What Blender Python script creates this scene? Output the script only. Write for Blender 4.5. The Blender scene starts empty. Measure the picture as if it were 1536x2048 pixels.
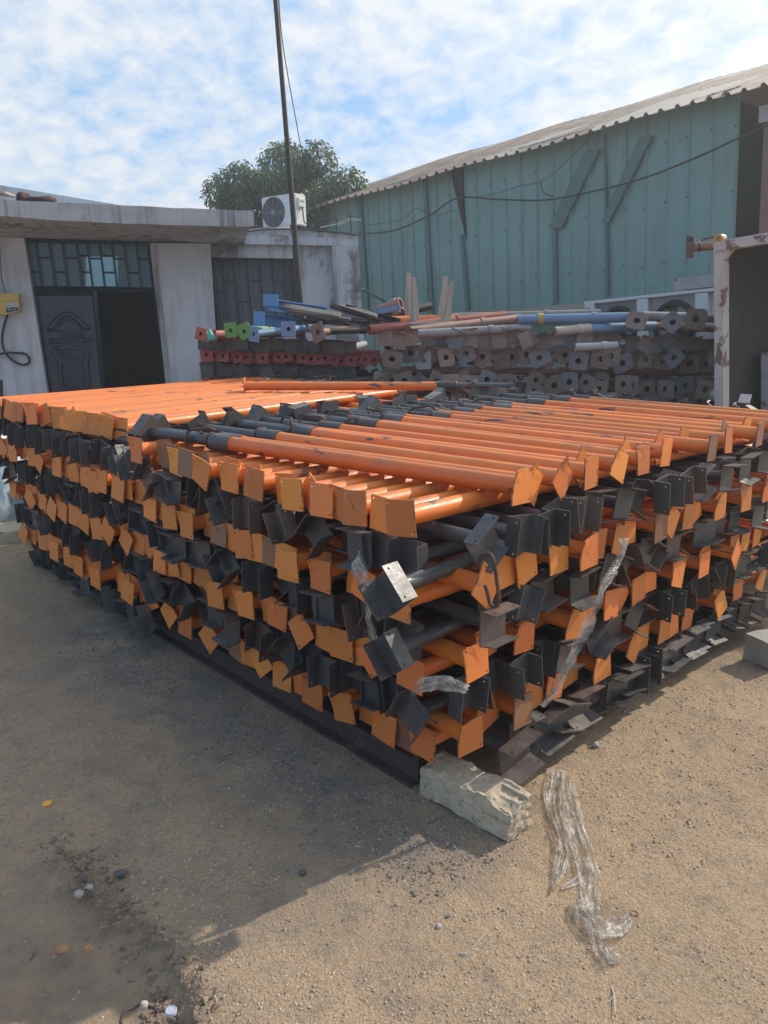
import bpy, bmesh, math, random
from mathutils import Vector, Matrix, noise
R_ = math.radians
random.seed(7)
S = bpy.context.scene
COL = S.collection
V = Vector

# ------------------------------------------------------------------ camera, sky, sun
F = 1580.0
CAM = V((0, 0, 1.72))
_p, _r = R_(13.0), R_(1.7)
FWD = V((0, math.cos(_p), -math.sin(_p)))
_u0 = V((0, math.sin(_p), math.cos(_p)))
RIGHT = V((1, 0, 0)) * math.cos(_r) - _u0 * math.sin(_r)
UP = _u0 * math.cos(_r) + V((1, 0, 0)) * math.sin(_r)
cd = bpy.data.cameras.new('camera'); cam = bpy.data.objects.new('camera', cd); COL.objects.link(cam)
cd.sensor_width = 36; cd.sensor_fit = 'AUTO'; cd.lens = F / 2048 * 36
cd.clip_start = 0.05; cd.clip_end = 2000
m = Matrix((RIGHT, UP, -FWD)).transposed().to_4x4(); m.translation = CAM
cam.matrix_world = m
S.camera = cam

SUN_AZ, SUN_EL = R_(58), R_(33.3)          # azimuth right of +Y
SUN_DIR = V((math.sin(SUN_AZ) * math.cos(SUN_EL), math.cos(SUN_AZ) * math.cos(SUN_EL), math.sin(SUN_EL)))
sl = bpy.data.lights.new('sun', 'SUN'); sl.energy = 3.35; sl.angle = R_(0.6); sl.color = (1, .91, .77)
so = bpy.data.objects.new('sun', sl); COL.objects.link(so)
so.rotation_euler = SUN_DIR.to_track_quat('Z', 'Y').to_euler()
S.view_settings.view_transform = 'Standard'; S.view_settings.look = 'None'
S.view_settings.exposure = 0.5; S.view_settings.gamma = 1.0


def nd(nt, typ, **kw):
    n = nt.nodes.new(typ)
    for k, v in kw.items():
        setattr(n, k, v)
    return n


def mth(nt, op, a, b=None, c=None, clamp=False):
    n = nt.nodes.new('ShaderNodeMath'); n.operation = op; n.use_clamp = clamp
    for i, x in enumerate((a, b, c)):
        if x is None: continue
        if isinstance(x, (int, float)): n.inputs[i].default_value = x
        else: nt.links.new(x, n.inputs[i])
    return n.outputs[0]


def ramp(nt, fac, stops, interp='LINEAR'):
    n = nt.nodes.new('ShaderNodeValToRGB'); cr = n.color_ramp; cr.interpolation = interp
    while len(cr.elements) < len(stops): cr.elements.new(0.5)
    for e, (p, c) in zip(cr.elements, stops):
        e.position = p
        e.color = (c, c, c, 1) if isinstance(c, (int, float)) else tuple(c) + (1,)
    nt.links.new(fac, n.inputs[0])
    return n.outputs[0]


def mix(nt, fac, a, b, typ='MIX'):
    n = nt.nodes.new('ShaderNodeMix'); n.data_type = 'RGBA'; n.blend_type = typ
    for s, x in ((n.inputs[0], fac), (n.inputs[6], a), (n.inputs[7], b)):
        if isinstance(x, (int, float)): s.default_value = x
        elif isinstance(x, (tuple, list)): s.default_value = tuple(x) + (1,)
        else: nt.links.new(x, s)
    return n.outputs[2]


def tex(nt, vec, scale, detail=4, rough=.55, dist=0.0):
    n = nt.nodes.new('ShaderNodeTexNoise'); n.inputs['Scale'].default_value = scale
    n.inputs['Detail'].default_value = detail; n.inputs['Roughness'].default_value = rough
    n.inputs['Distortion'].default_value = dist
    if vec is not None: nt.links.new(vec, n.inputs['Vector'])
    return n.outputs['Fac']


def mapv(nt, vec, scale=(1, 1, 1), loc=(0, 0, 0), rot=(0, 0, 0)):
    n = nt.nodes.new('ShaderNodeMapping'); n.inputs['Scale'].default_value = scale
    n.inputs['Location'].default_value = loc; n.inputs['Rotation'].default_value = rot
    nt.links.new(vec, n.inputs['Vector'])
    return n.outputs[0]


W = bpy.data.worlds.new('World'); S.world = W; W.use_nodes = True
nt = W.node_tree; nt.nodes.clear()
out = nd(nt, 'ShaderNodeOutputWorld'); bg = nd(nt, 'ShaderNodeBackground'); bg.inputs[1].default_value = 0.15
nt.links.new(bg.outputs[0], out.inputs[0])
sky = nd(nt, 'ShaderNodeTexSky', sky_type='NISHITA', sun_disc=False)
sky.sun_elevation = SUN_EL; sky.sun_rotation = SUN_AZ; sky.air_density = 1.0; sky.dust_density = 1.0; sky.ozone_density = 2.0
tc = nd(nt, 'ShaderNodeTexCoord'); sx = nd(nt, 'ShaderNodeSeparateXYZ'); nt.links.new(tc.outputs['Generated'], sx.inputs[0])
zz = mth(nt, 'ADD', mth(nt, 'MAXIMUM', sx.outputs[2], 0.0), 0.30)
cx = nd(nt, 'ShaderNodeCombineXYZ')
nt.links.new(mth(nt, 'DIVIDE', sx.outputs[0], zz), cx.inputs[0]); nt.links.new(mth(nt, 'DIVIDE', sx.outputs[1], zz), cx.inputs[1])
big = tex(nt, mapv(nt, cx.outputs[0], (1.0, 1.0, 1), (3.1, 1.3, 0)), 1.5, 3, .5)
sml = tex(nt, mapv(nt, cx.outputs[0], (1.15, 1.0, 1), (.3, 4.2, 0), (0, 0, .5)), 13.0, 6, .56, .15)
dens = mth(nt, 'ADD', mth(nt, 'MULTIPLY', big, 1.15), mth(nt, 'MULTIPLY', sml, .85))
vd = nd(nt, 'ShaderNodeVectorMath', operation='DOT_PRODUCT'); nt.links.new(tc.outputs['Generated'], vd.inputs[0]); vd.inputs[1].default_value = SUN_DIR
dens = mth(nt, 'ADD', dens, mth(nt, 'MULTIPLY', vd.outputs['Value'], .22))
mask = mth(nt, 'MULTIPLY', mth(nt, 'SUBTRACT', dens, .90), 2.9, clamp=True)
mask = mth(nt, 'MULTIPLY', mth(nt, 'POWER', mask, .8), .95)
gl = mth(nt, 'POWER', mth(nt, 'MAXIMUM', vd.outputs['Value'], 0.0), 6.0)
cl = mix(nt, sml, (3.7, 4.0, 4.3), (4.55, 4.62, 4.7))
cl = mix(nt, mth(nt, 'MULTIPLY', gl, .8, clamp=True), cl, (7.0, 6.85, 6.6))
low = mth(nt, 'MULTIPLY', mth(nt, 'POWER', mth(nt, 'SUBTRACT', 1.0, mth(nt, 'MAXIMUM', sx.outputs[2], 0.0)), 9.0), .55)
blue = mix(nt, 0.75, sky.outputs[0], (1.25, 2.55, 4.3))
blue = mix(nt, low, blue, (3.5, 4.2, 4.8))
colr = mix(nt, mask, blue, cl)
nt.links.new(colr, bg.inputs[0])

# ------------------------------------------------------------------ pixel rays, planes (1536 x 2048)


def ray(x, y):
    return ((x - 768) / F * RIGHT - (y - 1024) / F * UP + FWD).normalized()


def hit(x, y, P, n):
    d = ray(x, y)
    return CAM + d * ((P - CAM).dot(n) / d.dot(n))


def at(x, y, Y):
    d = ray(x, y)
    return CAM + d * (Y / d.y)


# ------------------------------------------------------------------ tagging
def tag(o, label=None, cat=None, group=None, kind=None):
    if label: o['label'] = label
    if cat: o['category'] = cat
    if group: o['group'] = group
    if kind: o['kind'] = kind
    return o


def empty(name, loc=(0, 0, 0), label=None, cat=None, group=None):
    o = bpy.data.objects.new(name, None); COL.objects.link(o); o.location = loc; o.empty_display_size = .1
    return tag(o, label, cat, group)


def link(name, me, parent=None, mat=None):
    o = bpy.data.objects.new(name, me); COL.objects.link(o)
    if parent is not None: o.parent = parent
    if mat is not None and not me.materials: me.materials.append(mat)
    return o


def mk(name, bm, mat=None, parent=None, smooth=False, loc=None):
    bmesh.ops.recalc_face_normals(bm, faces=bm.faces)
    me = bpy.data.meshes.new(name); bm.to_mesh(me); bm.free()
    if smooth:
        for p in me.polygons: p.use_smooth = True
    if loc is not None:
        me.transform(Matrix.Translation(-V(loc)))
    o = link(name, me, parent)
    if mat is not None:
        for mm in (mat if isinstance(mat, (list, tuple)) else [mat]): me.materials.append(mm)
    if loc is not None: o.location = loc
    return o


def autosmooth(me, ang=40):
    bm = bmesh.new(); bm.from_mesh(me)
    for f in bm.faces: f.smooth = True
    for e in bm.edges:
        if len(e.link_faces) == 2 and e.calc_face_angle(0) > R_(ang): e.smooth = False
        elif len(e.link_faces) != 2: e.smooth = False
    bm.to_mesh(me); bm.free()


# ------------------------------------------------------------------ shapes
def add_box(bm, c, s, M=None):
    c = V(c); hs = V(s) / 2
    vs = []
    for z in (-1, 1):
        for x, y in ((-1, -1), (1, -1), (1, 1), (-1, 1)):
            p = V((c.x + x * hs.x, c.y + y * hs.y, c.z + z * hs.z))
            vs.append(bm.verts.new(M @ p if M else p))
    for f in ((3, 2, 1, 0), (4, 5, 6, 7), (0, 1, 5, 4), (1, 2, 6, 5), (2, 3, 7, 6), (3, 0, 4, 7)):
        bm.faces.new([vs[i] for i in f])
    return vs


def frame_axes(d):
    d = d.normalized()
    a = V((0, 0, 1)) if abs(d.z) < .9 else V((1, 0, 0))
    s = d.cross(a).normalized()
    return s, s.cross(d)


def add_path(bm, pts, r, seg=8, closed=False, cap=True):
    pts = [V(p) for p in pts]; n = len(pts); rings = []
    rr = r if isinstance(r, (list, tuple)) else [r] * n
    s = None
    for i, p in enumerate(pts):
        if closed: d = (pts[(i + 1) % n] - pts[i - 1])
        else: d = pts[min(i + 1, n - 1)] - pts[max(i - 1, 0)]
        d.normalize()
        if s is None: s, t = frame_axes(d)
        else:
            s = (s - d * s.dot(d)).normalized(); t = s.cross(d)
        rings.append([bm.verts.new(p + s * (math.cos(2 * math.pi * k / seg) * rr[i]) + t * (math.sin(2 * math.pi * k / seg) * rr[i])) for k in range(seg)])
    for i in range(n if closed else n - 1):
        a, b = rings[i], rings[(i + 1) % n]
        for k in range(seg): bm.faces.new((a[k], a[(k + 1) % seg], b[(k + 1) % seg], b[k]))
    if cap and not closed:
        bm.faces.new(rings[0][::-1]); bm.faces.new(rings[-1])
    return rings


def add_tube(bm, p0, p1, r, seg=12, r2=None): add_path(bm, (p0, p1), [r, r if r2 is None else r2], seg)


def add_hollow(bm, p0, p1, ro, ri, seg=16):
    """a pipe with an open bore"""
    p0, p1 = V(p0), V(p1); d = p1 - p0; s, t = frame_axes(d)
    def ring(p, r): return [bm.verts.new(p + s * (math.cos(2 * math.pi * k / seg) * r) + t * (math.sin(2 * math.pi * k / seg) * r)) for k in range(seg)]
    a, b, c, e = ring(p0, ro), ring(p1, ro), ring(p1, ri), ring(p0, ri)
    for q, w in ((a, b), (b, c), (c, e), (e, a)):
        for k in range(seg): bm.faces.new((q[k], q[(k + 1) % seg], w[(k + 1) % seg], w[k]))


def add_plate(bm, outline, holes, t, M):
    """flat plate in local (y,z), thickness along x from 0 to t, real holes"""
    b2 = bmesh.new(); edges = []
    loops = [outline] + [[(hx + r * math.cos(2 * math.pi * k / ns), hy + r * math.sin(2 * math.pi * k / ns)) for k in range(ns)] for hx, hy, r, ns in holes]
    for lp in loops:
        vs = [b2.verts.new((0, p[0], p[1])) for p in lp]
        for i in range(len(vs)): edges.append(b2.edges.new((vs[i], vs[(i + 1) % len(vs)])))
    bmesh.ops.triangle_fill(b2, edges=edges, use_beauty=True)
    r = bmesh.ops.extrude_face_region(b2, geom=list(b2.faces))
    bmesh.ops.translate(b2, vec=(t, 0, 0), verts=[g for g in r['geom'] if isinstance(g, bmesh.types.BMVert)])
    bmesh.ops.recalc_face_normals(b2, faces=b2.faces)
    mp = {v: bm.verts.new(M @ v.co) for v in b2.verts}
    for f in b2.faces: bm.faces.new([mp[v] for v in f.verts])
    b2.free()


def add_prism(bm, front, vec):
    a = [bm.verts.new(p) for p in front]; b = [bm.verts.new(V(p) + V(vec)) for p in front]
    n = len(a)
    bm.faces.new(a); bm.faces.new(b[::-1])
    for i in range(n): bm.faces.new((a[i], b[i], b[(i + 1) % n], a[(i + 1) % n]))


def smooth_px(pts, n=8):
    P = [V(p) for p in pts]; out_ = []
    for i in range(len(P) - 1):
        p0, p1, p2, p3 = P[max(i - 1, 0)], P[i], P[i + 1], P[min(i + 2, len(P) - 1)]
        for k in range(n):
            t = k / n
            out_.append(.5 * ((2 * p1) + (p2 - p0) * t + (2 * p0 - 5 * p1 + 4 * p2 - p3) * t * t + (3 * p1 - p0 - 3 * p2 + p3) * t ** 3))
    out_.append(P[-1]); return out_


def fbm(p, o=4):
    return noise.fractal(p, 1.0, 2.0, o)


# ------------------------------------------------------------------ materials
def material(name, c1, c2=None, rough=.6, metal=0.0, scale=6.0, spot=None, spot_scale=9, spot_at=.62, spot_w=.04, stretch=(1, 1, 1),
             vary=0.0, alt=None, alt_at=.9, bump=0.0, bump_scale=40, rough_var=.12, coord='Object', spec=.5, streak=None, streak_amt=.5, contrast=.22, dust=None, dust_amt=.5, edge=None):
    M = bpy.data.materials.new(name); M.use_nodes = True; nt = M.node_tree; nt.nodes.clear()
    o = nd(nt, 'ShaderNodeOutputMaterial'); b = nd(nt, 'ShaderNodeBsdfPrincipled'); nt.links.new(b.outputs[0], o.inputs[0])
    tc = nd(nt, 'ShaderNodeTexCoord'); oi = nd(nt, 'ShaderNodeObjectInfo')
    va = nd(nt, 'ShaderNodeVectorMath', operation='ADD'); nt.links.new(tc.outputs[coord], va.inputs[0])
    cm = nd(nt, 'ShaderNodeCombineXYZ')
    if coord == 'Object':
        nt.links.new(mth(nt, 'MULTIPLY', oi.outputs['Random'], 37.0), cm.inputs[0]); nt.links.new(mth(nt, 'MULTIPLY', oi.outputs['Random'], 91.0), cm.inputs[1])
    nt.links.new(cm.outputs[0], va.inputs[1]); vec = va.outputs[0]
    f = tex(nt, vec, scale, 5, .6)
    col = mix(nt, ramp(nt, f, ((.5 - contrast, 0), (.5 + contrast, 1))), c1, c2 or c1)
    if alt is not None:
        sel = mth(nt, 'GREATER_THAN', mth(nt, 'FRACT', mth(nt, 'MULTIPLY', oi.outputs['Random'], 17.31)), alt_at)
        col = mix(nt, mth(nt, 'MULTIPLY', sel, .85), col, alt)
    if spot is not None:
        g = tex(nt, mapv(nt, vec, stretch), spot_scale, 6, .62, .3)
        col = mix(nt, ramp(nt, g, ((spot_at, 0), (spot_at + spot_w, 1))), col, spot)
    if streak is not None:
        g = tex(nt, mapv(nt, vec, (5.5, 5.5, .35)), 1.6, 6, .65, .4)
        g2 = tex(nt, vec, 1.1, 4, .6)
        col = mix(nt, mth(nt, 'MULTIPLY', ramp(nt, mth(nt, 'MULTIPLY', g, mth(nt, 'ADD', g2, .5)), ((.46, 0), (.66, 1))), streak_amt), col, streak)
    if edge is not None:
        se = nd(nt, 'ShaderNodeSeparateXYZ'); nt.links.new(tc.outputs['Object'], se.inputs[0])
        mx = mth(nt, 'MAXIMUM', mth(nt, 'ABSOLUTE', se.outputs[1]), mth(nt, 'ABSOLUTE', se.outputs[2]))
        wv = mth(nt, 'ADD', mx, mth(nt, 'MULTIPLY', mth(nt, 'SUBTRACT', tex(nt, vec, 55, 4, .7), .5), .022))
        col = mix(nt, mth(nt, 'MULTIPLY', mth(nt, 'SUBTRACT', wv, edge), 220.0, clamp=True), col, (.10, .055, .035))
    if dust is not None:
        ge = nd(nt, 'ShaderNodeNewGeometry'); sz = nd(nt, 'ShaderNodeSeparateXYZ'); nt.links.new(ge.outputs['Normal'], sz.inputs[0])
        dn = ramp(nt, tex(nt, mapv(nt, vec, (1, 2, 2)), 7, 6, .65), ((.40, 0), (.68, 1)))
        up_ = mth(nt, 'MULTIPLY_ADD', mth(nt, 'MAXIMUM', sz.outputs[2], 0.0), .8, .2)
        col = mix(nt, mth(nt, 'MULTIPLY', mth(nt, 'MULTIPLY', dn, up_), dust_amt), col, dust)
    if vary:
        hv = nd(nt, 'ShaderNodeHueSaturation')
        nt.links.new(mth(nt, 'MULTIPLY_ADD', oi.outputs['Random'], 2 * vary, 1 - vary), hv.inputs['Value'])
        nt.links.new(mth(nt, 'MULTIPLY_ADD', mth(nt, 'FRACT', mth(nt, 'MULTIPLY', oi.outputs['Random'], 7.7)), vary * .07, .5 - vary * .035), hv.inputs['Hue'])
        nt.links.new(col, hv.inputs['Color']); col = hv.outputs[0]
    nt.links.new(col, b.inputs['Base Color'])
    b.inputs['Metallic'].default_value = metal; b.inputs['Specular IOR Level'].default_value = spec
    rn = tex(nt, vec, scale * 3.1, 4, .6)
    nt.links.new(mth(nt, 'ADD', mth(nt, 'MULTIPLY', mth(nt, 'SUBTRACT', rn, .5), rough_var * 2), rough, clamp=True), b.inputs['Roughness'])
    if bump:
        bp = nd(nt, 'ShaderNodeBump'); bp.inputs['Strength'].default_value = 1; bp.inputs['Distance'].default_value = bump
        nt.links.new(tex(nt, vec, bump_scale, 6, .65), bp.inputs['Height']); nt.links.new(bp.outputs[0], b.inputs['Normal'])
    return M


MT = {}
MT['orange'] = material('orange_paint', (.80, .205, .030), (.72, .172, .024), .42, 0, 5, (.085, .05, .06), 4.2, .605, .03, (1, 4.0, 4.0), .13, bump=.0009, bump_scale=45, dust=(.44, .18, .07), dust_amt=.8, rough_var=.25)
MT['plate'] = material('plate_paint', (.64, .212, .042), (.70, .20, .036), .55, 0, 14, (.24, .12, .06), 26, .68, .05, vary=.24, alt=(.15, .085, .06), alt_at=.88, bump=.0008, bump_scale=70, dust=(.30, .16, .08), dust_amt=.65, edge=.060)
MT['plate2'] = material('plate_paint_far', (.63, .208, .041), (.67, .198, .036), .55, 0, 14, (.24, .12, .06), 22, .66, .05, contrast=.15)
MT['black'] = material('black_steel', (.042, .046, .054), (.062, .059, .060), .42, .0, 9, (.105, .07, .052), 15, .66, .08, vary=.35, alt=(.085, .06, .052), alt_at=.76, bump=.0008, bump_scale=60, rough_var=.25, dust=(.17, .15, .13), dust_amt=.8)
MT['inner'] = material('inner_tube_steel', (.055, .058, .066), (.085, .083, .083), .36, .25, 8, (.11, .065, .045), 10, .66, .08, (1, 3, 3), .25, bump=.0005, rough_var=.2)
MT['rustrod'] = material('rusty_rod', (.13, .07, .045), (.07, .045, .035), .65, .2, 30, vary=.3, bump=.0006)
MT['rust'] = material('rusty_steel', (.26, .20, .17), (.16, .128, .112), .75, .1, 9, (.26, .21, .18), 14, .60, .1, vary=.35, alt=(.20, .215, .245), alt_at=.74, bump=.0012, bump_scale=60)
MT['rustbrown'] = material('brown_pipe_paint', (.33, .175, .13), (.25, .14, .11), .6, 0, 6, (.10, .06, .05), 8, .62, .06, vary=.25, bump=.0008)
MT['greypipe'] = material('grey_pipe_paint', (.33, .33, .33), (.22, .22, .225), .5, .1, 7, (.14, .09, .06), 8, .60, .06, vary=.3, bump=.0008)
MT['red'] = material('red_oxide_paint', (.36, .08, .07), (.28, .068, .06), .6, 0, 9, (.15, .05, .04), 16, .66, .05, vary=.2, bump=.0006)
MT['blue'] = material('blue_paint', (.15, .27, .45), (.14, .22, .35), .5, 0, 6, (.20, .14, .10), 12, .66, .05, vary=.2, bump=.0006)
MT['vivid'] = material('vivid_blue_paint', (.075, .25, .50), (.06, .20, .42), .45, 0, 5, (.2, .16, .12), 12, .68, .05)
MT['green'] = material('green_paint', (.11, .32, .085), (.09, .25, .075), .5, 0, 6, (.12, .1, .06), 12, .68, .05, vary=.2)
MT['hazard'] = material('yellow_band', (.42, .31, .10), (.4, .25, .05), .5, 0, 20)
MT['concrete'] = material('weathered_concrete', (.46, .465, .48), (.35, .355, .37), .9, 0, 3.5, (.15, .145, .14), 3.2, .60, .10, bump=.004, bump_scale=30, streak=(.10, .10, .10), streak_amt=.8)
MT['wall'] = material('painted_render', (.55, .565, .61), (.46, .475, .52), .85, 0, 2.2, (.33, .32, .31), 5, .70, .06, bump=.004, bump_scale=22, streak=(.22, .21, .20), streak_amt=.35)
MT['wallb'] = material('stained_render', (.50, .515, .56), (.41, .425, .465), .85, 0, 2.0, (.17, .16, .155), 2.2, .57, .08, bump=.004, bump_scale=22, streak=(.15, .145, .14), streak_amt=.85)
MT['door'] = material('navy_door_steel', (.012, .019, .038), (.018, .027, .05), .2, .1, 6, (.05, .055, .07), 12, .66, .1, rough_var=.12, bump=.0006)
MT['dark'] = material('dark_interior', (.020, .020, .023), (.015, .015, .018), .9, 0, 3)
MT['darkmetal'] = material('dark_brown_steel', (.035, .028, .027), (.055, .04, .036), .6, .2, 12, bump=.0008)
MT['acwhite'] = material('white_enamel', (.66, .66, .65), (.56, .56, .55), .45, 0, 3, (.3, .27, .22), 9, .70, .06)
MT['cream'] = material('beige_plastic', (.46, .40, .33), (.37, .32, .27), .55, 0, 5, (.2, .17, .14), 10, .66, .06, vary=.1)
MT['yellow'] = material('yellow_box_paint', (.60, .40, .10), (.52, .34, .09), .5, 0, 6, (.28, .2, .09), 12, .68, .06)
MT['rubber'] = material('black_cable', (.02, .022, .026), (.03, .03, .034), .55, 0, 10)
MT['frame'] = material('pale_frame_paint', (.52, .47, .43), (.44, .39, .36), .65, 0, 5, (.16, .10, .075), 8, .56, .05, bump=.0015, bump_scale=40)
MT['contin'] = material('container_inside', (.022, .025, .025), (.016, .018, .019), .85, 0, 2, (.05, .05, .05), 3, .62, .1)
MT['stone'] = material('broken_block', (.60, .50, .36), (.45, .375, .275), .95, 0, 14, (.27, .225, .17), 34, .60, .05, bump=.007, bump_scale=110)
MT['greyblock'] = material('grey_block', (.36, .34, .29), (.29, .27, .235), .95, 0, 9, (.13, .13, .12), 12, .66, .05, bump=.004, bump_scale=45)
MT['beam'] = material('rusty_beam', (.075, .052, .045), (.05, .038, .034), .8, .1, 9, (.13, .08, .055), 12, .6, .08, bump=.0015)
MT['bark'] = material('bark', (.10, .085, .07), (.06, .05, .042), .9, 0, 9, bump=.01, bump_scale=20)
MT['tarpblue'] = material('blue_tarp', (.16, .23, .36), (.24, .30, .40), .4, 0, 4, (.45, .5, .55), 7, .66, .1)
MT['teal'] = material('teal_plastic', (.06, .36, .30), None, .4)
MT['redcloth'] = material('dark_red_cloth', (.085, .035, .035), (.05, .025, .027), .9, 0, 8)
MT['white'] = material('white_bits', (.50, .50, .48), (.42, .42, .42), .6)
MT['amber'] = material('yellow_cap', (.75, .38, .02), None, .4)
MT['palecap'] = material('pale_cap', (.40, .43, .50), None, .4)
MT['lineink'] = material('label_ink', (.03, .035, .06), None, .5)

# ------------------------------------------------------------------ ground
A = ray(-770, 624)
B = ray(2523, 646); B = (B - A * A.dot(B)).normalized()
U = B.cross(A).normalized()
O = hit(880, 1605, V((0, 0, 0)), V((0, 0, 1)))


def gz(x, y):
    x = max(-9, min(9, x)); y = max(-6, min(13, y))
    return O.z - (U.x * (x - O.x) + U.y * (y - O.y)) / U.z


def onground(px, py):
    p = hit(px, py, O, U); return V((p.x, p.y, gz(p.x, p.y)))


def T(a, b, h): return O + A * a + B * b + U * h


SLAB = [onground(*p) for p in ((120, 1690), (210, 1760), (265, 1840), (330, 1920), (372, 1985), (395, 2060))]


def slab_side(x, y):
    """signed distance from the broken slab edge; positive on the sandy slab (right)"""
    best = 1e9; sg = 1
    for i in range(len(SLAB) - 1):
        a, b = SLAB[i], SLAB[i + 1]
        dx, dy = b.x - a.x, b.y - a.y; L2 = dx * dx + dy * dy
        t = ((x - a.x) * dx + (y - a.y) * dy) / L2
        tt = max(0 if i else -8, min(1 if i < len(SLAB) - 2 else 8, t))
        qx, qy = a.x + dx * tt - x, a.y + dy * tt - y
        d = math.hypot(qx, qy)
        if d < best:
            best = d; sg = 1 if (dx * (y - a.y) - dy * (x - a.x)) > 0 else -1
    return best * sg


def axis(lo, hi, step, far, g=1.35):
    v = []; x = lo
    while x <= hi + 1e-6: v.append(x); x += step
    s = step; x = hi
    while x < far: s *= g; x += s; v.append(x)
    s = step; x = lo
    while x > -far: s *= g; x -= s; v.insert(0, x)
    return v


def build_ground():
    xs = axis(-3.2, 3.0, .024, 90); ys = axis(1.0, 6.0, .024, 90)
    verts = []; zone = []; dirt = []
    for y in ys:
        for x in xs:
            z = gz(x, y); near = -3.4 < x < 3.2 and .8 < y < 6.4
            zn = 0.0; dr = 0.0
            if near:
                p = V((x, y, 0))
                z += .014 * fbm(p * 1.3, 3) + .0060 * fbm(p * 7, 4) + .0032 * fbm(p * 24 + V((3, 1, 0)), 3)
                s = slab_side(x, y) + .05 * fbm(p * 5, 4) + .015 * fbm(p * 22, 3)
                fade = max(0, min(1, (2.4 - y) / .5))
                k = max(0, min(1, s / .035 + .5))
                z -= (1 - k) * .045 * fade
                rub = math.exp(-(s / .07) ** 2) * fade
                z += rub * .026 * fbm(p * 28, 4)
                dr = max(0, min(1, .5 - s / .10)) * max(0, min(1, (2.6 - y) / .7))
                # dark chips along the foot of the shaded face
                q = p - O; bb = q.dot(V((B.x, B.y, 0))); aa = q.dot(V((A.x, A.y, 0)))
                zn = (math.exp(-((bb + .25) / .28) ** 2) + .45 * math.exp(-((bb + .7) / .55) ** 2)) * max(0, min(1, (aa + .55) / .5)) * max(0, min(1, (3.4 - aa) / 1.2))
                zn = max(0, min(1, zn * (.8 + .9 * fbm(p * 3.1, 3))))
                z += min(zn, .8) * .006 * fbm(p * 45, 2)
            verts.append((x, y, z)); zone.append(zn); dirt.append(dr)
    nx = len(xs); faces = []
    for j in range(len(ys) - 1):
        for i in range(nx - 1):
            k = j * nx + i; faces.append((k, k + 1, k + 1 + nx, k + nx))
    me = bpy.data.meshes.new('ground'); me.from_pydata(verts, [], faces)
    for nm, arr in (('chips', zone), ('dirt', dirt)):
        at_ = me.attributes.new(nm, 'FLOAT', 'POINT'); at_.data.foreach_set('value', arr)
    for p in me.polygons: p.use_smooth = True
    M = bpy.data.materials.new('sandy_ground'); M.use_nodes = True; nt = M.node_tree; nt.nodes.clear()
    o = nd(nt, 'ShaderNodeOutputMaterial'); b = nd(nt, 'ShaderNodeBsdfPrincipled'); nt.links.new(b.outputs[0], o.inputs[0])
    tc = nd(nt, 'ShaderNodeTexCoord'); v = tc.outputs['Object']
    n1 = tex(nt, v, 1.7, 6, .6); n2 = tex(nt, v, 9, 6, .65); n3 = tex(nt, v, 120, 5, .75); n5 = tex(nt, v, 38, 4, .7); n4 = tex(nt, v, .8, 4, .55, .6)
    c = mix(nt, ramp(nt, n1, ((.35, 0), (.65, 1))), (.475, .335, .21), (.39, .285, .187))
    c = mix(nt, ramp(nt, n2, ((.50, 0), (.68, 1))), c, (.30, .235, .175))
    c = mix(nt, ramp(nt, n3, ((.53, 0), (.66, .85))), c, (.58, .46, .33))
    c = mix(nt, ramp(nt, n5, ((.56, 0), (.68, .7))), c, (.24, .185, .14))
    c = mix(nt, ramp(nt, n3, ((.34, .9), (.46, 0))), c, (.16, .125, .10))
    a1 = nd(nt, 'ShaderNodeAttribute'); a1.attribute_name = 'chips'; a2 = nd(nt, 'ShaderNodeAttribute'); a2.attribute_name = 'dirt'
    c = mix(nt, mth(nt, 'MULTIPLY', a2.outputs['Fac'], .85), c, mix(nt, ramp(nt, n2, ((.35, 0), (.65, 1))), (.37, .265, .185), (.25, .185, .14)))
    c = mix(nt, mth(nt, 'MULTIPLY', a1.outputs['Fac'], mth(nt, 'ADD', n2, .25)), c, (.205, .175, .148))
    st = mth(nt, 'MULTIPLY', ramp(nt, n4, ((.56, 0), (.70, 1))), .55)
    c = mix(nt, st, c, (.25, .19, .14))
    nt.links.new(c, b.inputs['Base Color']); b.inputs['Roughness'].default_value = .95; b.inputs['Specular IOR Level'].default_value = .15
    vo = nd(nt, 'ShaderNodeTexVoronoi'); vo.inputs['Scale'].default_value = 130; nt.links.new(v, vo.inputs['Vector'])
    hh = mth(nt, 'ADD', mth(nt, 'ADD', mth(nt, 'MULTIPLY', n3, .7), mth(nt, 'MULTIPLY', n5, 1.0)), mth(nt, 'MULTIPLY', mth(nt, 'SUBTRACT', .5, vo.outputs['Distance']), .18))
    bp = nd(nt, 'ShaderNodeBump'); bp.inputs['Distance'].default_value = .011; bp.inputs['Strength'].default_value = 1.0
    nt.links.new(hh, bp.inputs['Height']); nt.links.new(bp.outputs[0], b.inputs['Normal'])
    g = link('ground', me, None, M); tag(g, kind='structure')
    return g


build_ground()


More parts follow.
